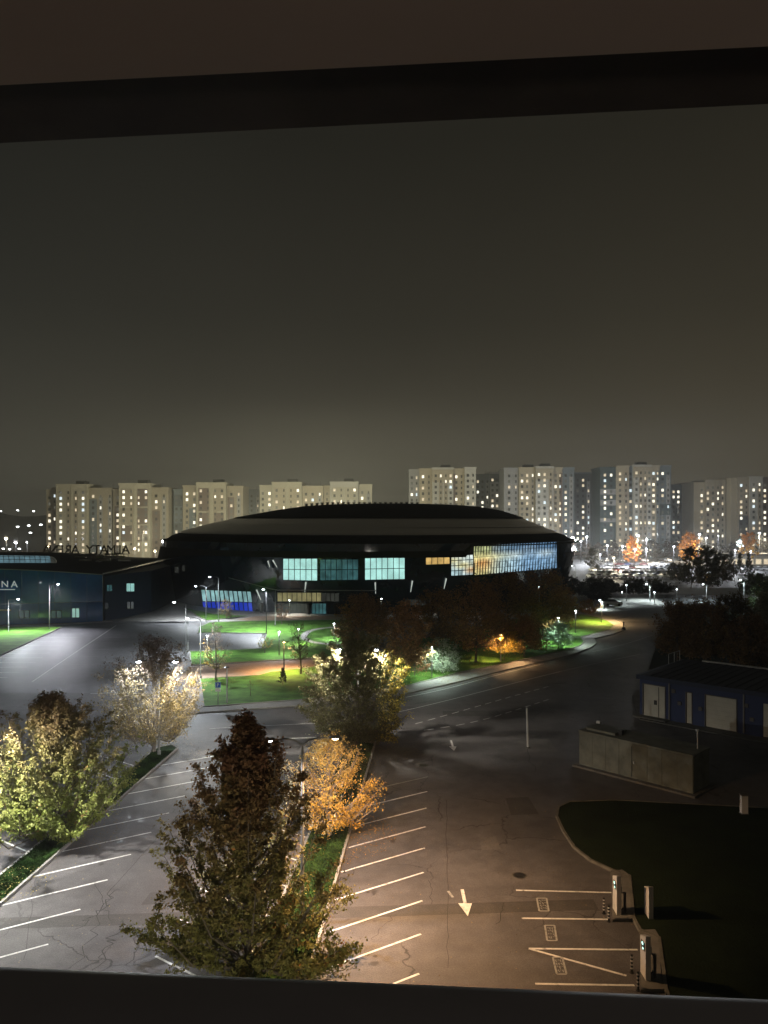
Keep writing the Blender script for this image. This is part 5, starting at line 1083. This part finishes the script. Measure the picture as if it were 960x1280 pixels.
for r, (Z, x0, x1) in enumerate(((262, 733, 852), (276, 735, 856), (294, 737, 850), (308, 742, 846), (332, 746, 842), (362, 752, 840))):
    n_ = 12 if r < 4 else 9
    for i in range(n_):
        if random.random() < .1 and not (r == 0 and i < 6): continue
        px = x0 + (x1 - x0) * (i + .5) / n_ + random.uniform(-.6, .6); X = (px - 480) * Z / F; ci = i if (r == 0 and i < 6) else random.choice((0, 0, 1, 1, 0, 2, 3, 4, 1, 5))
        place_car(ci, (X, Z + random.uniform(-.5, .5), .01), math.pi * random.choice((0, 1)) + .12 + (math.pi / 2 if r in (1, 4) else 0), f'@ car, {ORD[i]} from left in the {rown[r]} row of the distant car park')
for i, px in enumerate((468, 487, 506, 524, 545, 566, 588)):
    Z = 152.5; place_car((1, 0, 4, 0, 1, 2, 0)[i], ((px - 480) * Z / F, Z, .02), 1.45 + random.uniform(-.05, .05), f'@ car, {ORD[i]} from the left in the row under dark trees before the arena', 'cars parked before the arena')
p = G(703, 762); place_car(0, (p.x, p.y, .02), 1.1, 'left one of two white cars half hidden by trees at the lawn corner', 'cars at the lawn corner')
p = G(717, 763); place_car(0, (p.x, p.y, .02), 1.2, 'right one of two white cars half hidden by trees at the lawn corner', 'cars at the lawn corner')
p = G(765, 757.5); place_car(0, (p.x, p.y, .02), 1.65, '@ car parked alone on the dark road beside the bright cross road', 'cars at the lawn corner')
for i, px in enumerate((934, 941, 949, 957)): Z = 300; place_car((0, 4, 1, 0)[i], ((px - 480) * Z / F, Z, .01), 1.5, f'@ car, {ORD[i]} from the left before the lit shop at the right edge', 'cars before the lit shop')
# low lit market buildings at the right
mkt = thing('market_hall', 'low warm-lit shop building at the right edge behind the conifers', 'building', (160, 335, 0))
MB().box((160, 341, 2.1), (34, 10, 4.2)).build('wall', WM['cream'], mkt); MB().box((160, 341, 4.5), (36, 12, .5)).build('roof', ROOFM, mkt)
for i in range(9): MB().box((146 + i * 3.5, 335.9, 1.5), (2.4, .1, 2.2)).build('shop_window', M['win_warm'], mkt)
mk2 = thing('market_hall', 'long low dark shed with a row of strip lights behind the car park', 'building', (122, 385, 0))
MB().box((118, 391, 2.6), (34, 10, 5.2)).build('wall', WM['bluegrey'], mk2); MB().box((118, 391, 5.6), (36, 12, .5)).build('roof', ROOFM, mk2)
for i in range(10): MB().box((103 + i * 3.3, 384.8, 4.6), (2.0, .12, .35)).build('strip_light', M['win_bright'], mk2)
led = thing('light_display', 'small bluish-white luminous display between the conifers and the yellow tree', 'display', (172, 372, 0))
MB().box((172, 372, 4), (.5, .5, 8)).build('mast', M['post'], led)
for i in range(22):
    a = i * 2.4; r_a = .45 * math.sqrt(i); MB().box((172 + r_a * math.cos(a), 371.5, 8.5 + r_a * math.sin(a)), (.55, .3, .55)).build('light_panel', fc['c'] if i % 3 else M['lens_far'], led)

# ------------------------------------------------------------------ the photographer's window
yl = thing('added_yard_lamp', 'yard lamp on a short pole at the foot of the photographer\'s building, below the frame', 'street lamp', (-3.5, 9, 0))  # unseen lamp and flood added below the window for the foreground tree
MB().bar((-3.5, 9, 0), (-3.5, 9, 5.8), .08, 8).build('post', M['post'], yl); MB().box((-3.5, 9, 6.0), (.5, .5, .14)).build('lamp_head', M['housing'], yl)
bulb(yl, (-3.5, 9.4, 5.7), 170, (1, .72, .42), 0, rad=.2); bulb(yl, (-3.5, 9.5, 6.0), 4600, (1, .92, .68), 50, (-2.2, 24, -2.2), rad=.25, blend=.9)  # unseen lamp and flood added to brighten the foreground tree
wf = thing('window_frame', 'dark window frame with plaster head and vinyl sill rail around the view', 'window', (0, .5, H))
dirw = Vector((.529, -.04, 0)).normalized(); perp = Vector((-dirw.y, dirw.x, 0)); w0 = Vector((0, .53, 0))
def rail(nm, m, s0, s1, d0, d1, z0, z1, tilt=0.0, bev=0.0):
    q = MB(); pts = []
    for s in (s0, s1):
        for d, z in ((d0, z0), (d1, z0), (d1, z1), (d0, z1)): pts.append(w0 + dirw * s + perp * d + Vector((0, 0, H + z + tilt * s)))
    q.v = [tuple(p) for p in pts]; q.f = [(0, 1, 2, 3), (7, 6, 5, 4), (0, 4, 5, 1), (1, 5, 6, 2), (2, 6, 7, 3), (3, 7, 4, 0)]
    me = q.mesh(nm, m)
    if bev:
        import bmesh
        b_ = bmesh.new(); b_.from_mesh(me); bmesh.ops.bevel(b_, geom=b_.edges[:], offset=bev, segments=4, profile=.6, affect='EDGES'); b_.to_mesh(me); b_.free()
        me.polygons.foreach_set('use_smooth', [True] * len(me.polygons))
    return link(nm, me, wf)
rail('head_plaster', M['plaster'], -1.5, 1.5, -.45, -.052, .2815, .62, .006)
rail('head_rail', M['frame_dark'], -1.5, 1.5, -.050, .03, .2880, .60, .012)
rail('sill_rail', M['frame'], -1.5, 1.5, -.10, .012, -.50, -.3225, .003, .012)
rail('inner_sill', M['trim_pale'], -1.5, 1.5, -.42, -.105, -.50, -.345, .014, .006)
for s in (-1.5, 1.42): rail('jamb', M['frame_dark'], s, s + .08, -.09, .03, -.3, .28)
rl_ = thing('added_room_lamp', 'dim added room lamp behind the photographer that tints the window head', 'lamp', (.9, -1.6, 18.6))  # unseen lamp added to brighten the window head and sill
MB().bar((.9, -1.6, 18.6), (.9, -1.6, 19.85), .03, 6).bar((.9, -1.6, 18.6), (.9, -1.6, 18.63), .2, 12).build('stand', M['black'], rl_); MB().sphere((.9, -1.6, 19.95), .07).build('globe', M['lens_far_warm'], rl_)
bulb(rl_, (.9, -1.5, 19.95), 17, (1, .80, .66), 0, rad=.08)
bw = MB()
for c, d in (((-6, .70, 14), (8.8, .2, 28)), ((6, .70, 14), (8.8, .2, 28)), ((0, .70, 9.75), (3.16, .2, 19.45)), ((0, .70, 24.25), (3.16, .2, 7.5))): bw.box(c, d)
bw.build('building_wall', M['room'], None, 'structure')
# ------------------------------------------------------------------ night haze: one closed box around camera and scene
HAZE = .00055
if HAZE:
    hz_ = MB().box((0, 690, 30), (2200, 1440, 62)); m = bpy.data.materials.new('night_haze'); m.use_nodes = True; t = m.node_tree; t.nodes.clear()
    o_ = t.nodes.new('ShaderNodeOutputMaterial'); v = t.nodes.new('ShaderNodeVolumePrincipled'); v.inputs['Color'].default_value = (.85, .87, .86, 1); v.inputs['Density'].default_value = HAZE; v.inputs['Anisotropy'].default_value = .3
    t.links.new(v.outputs[0], o_.inputs['Volume']); ho = hz_.build('haze', m, None, 'stuff')
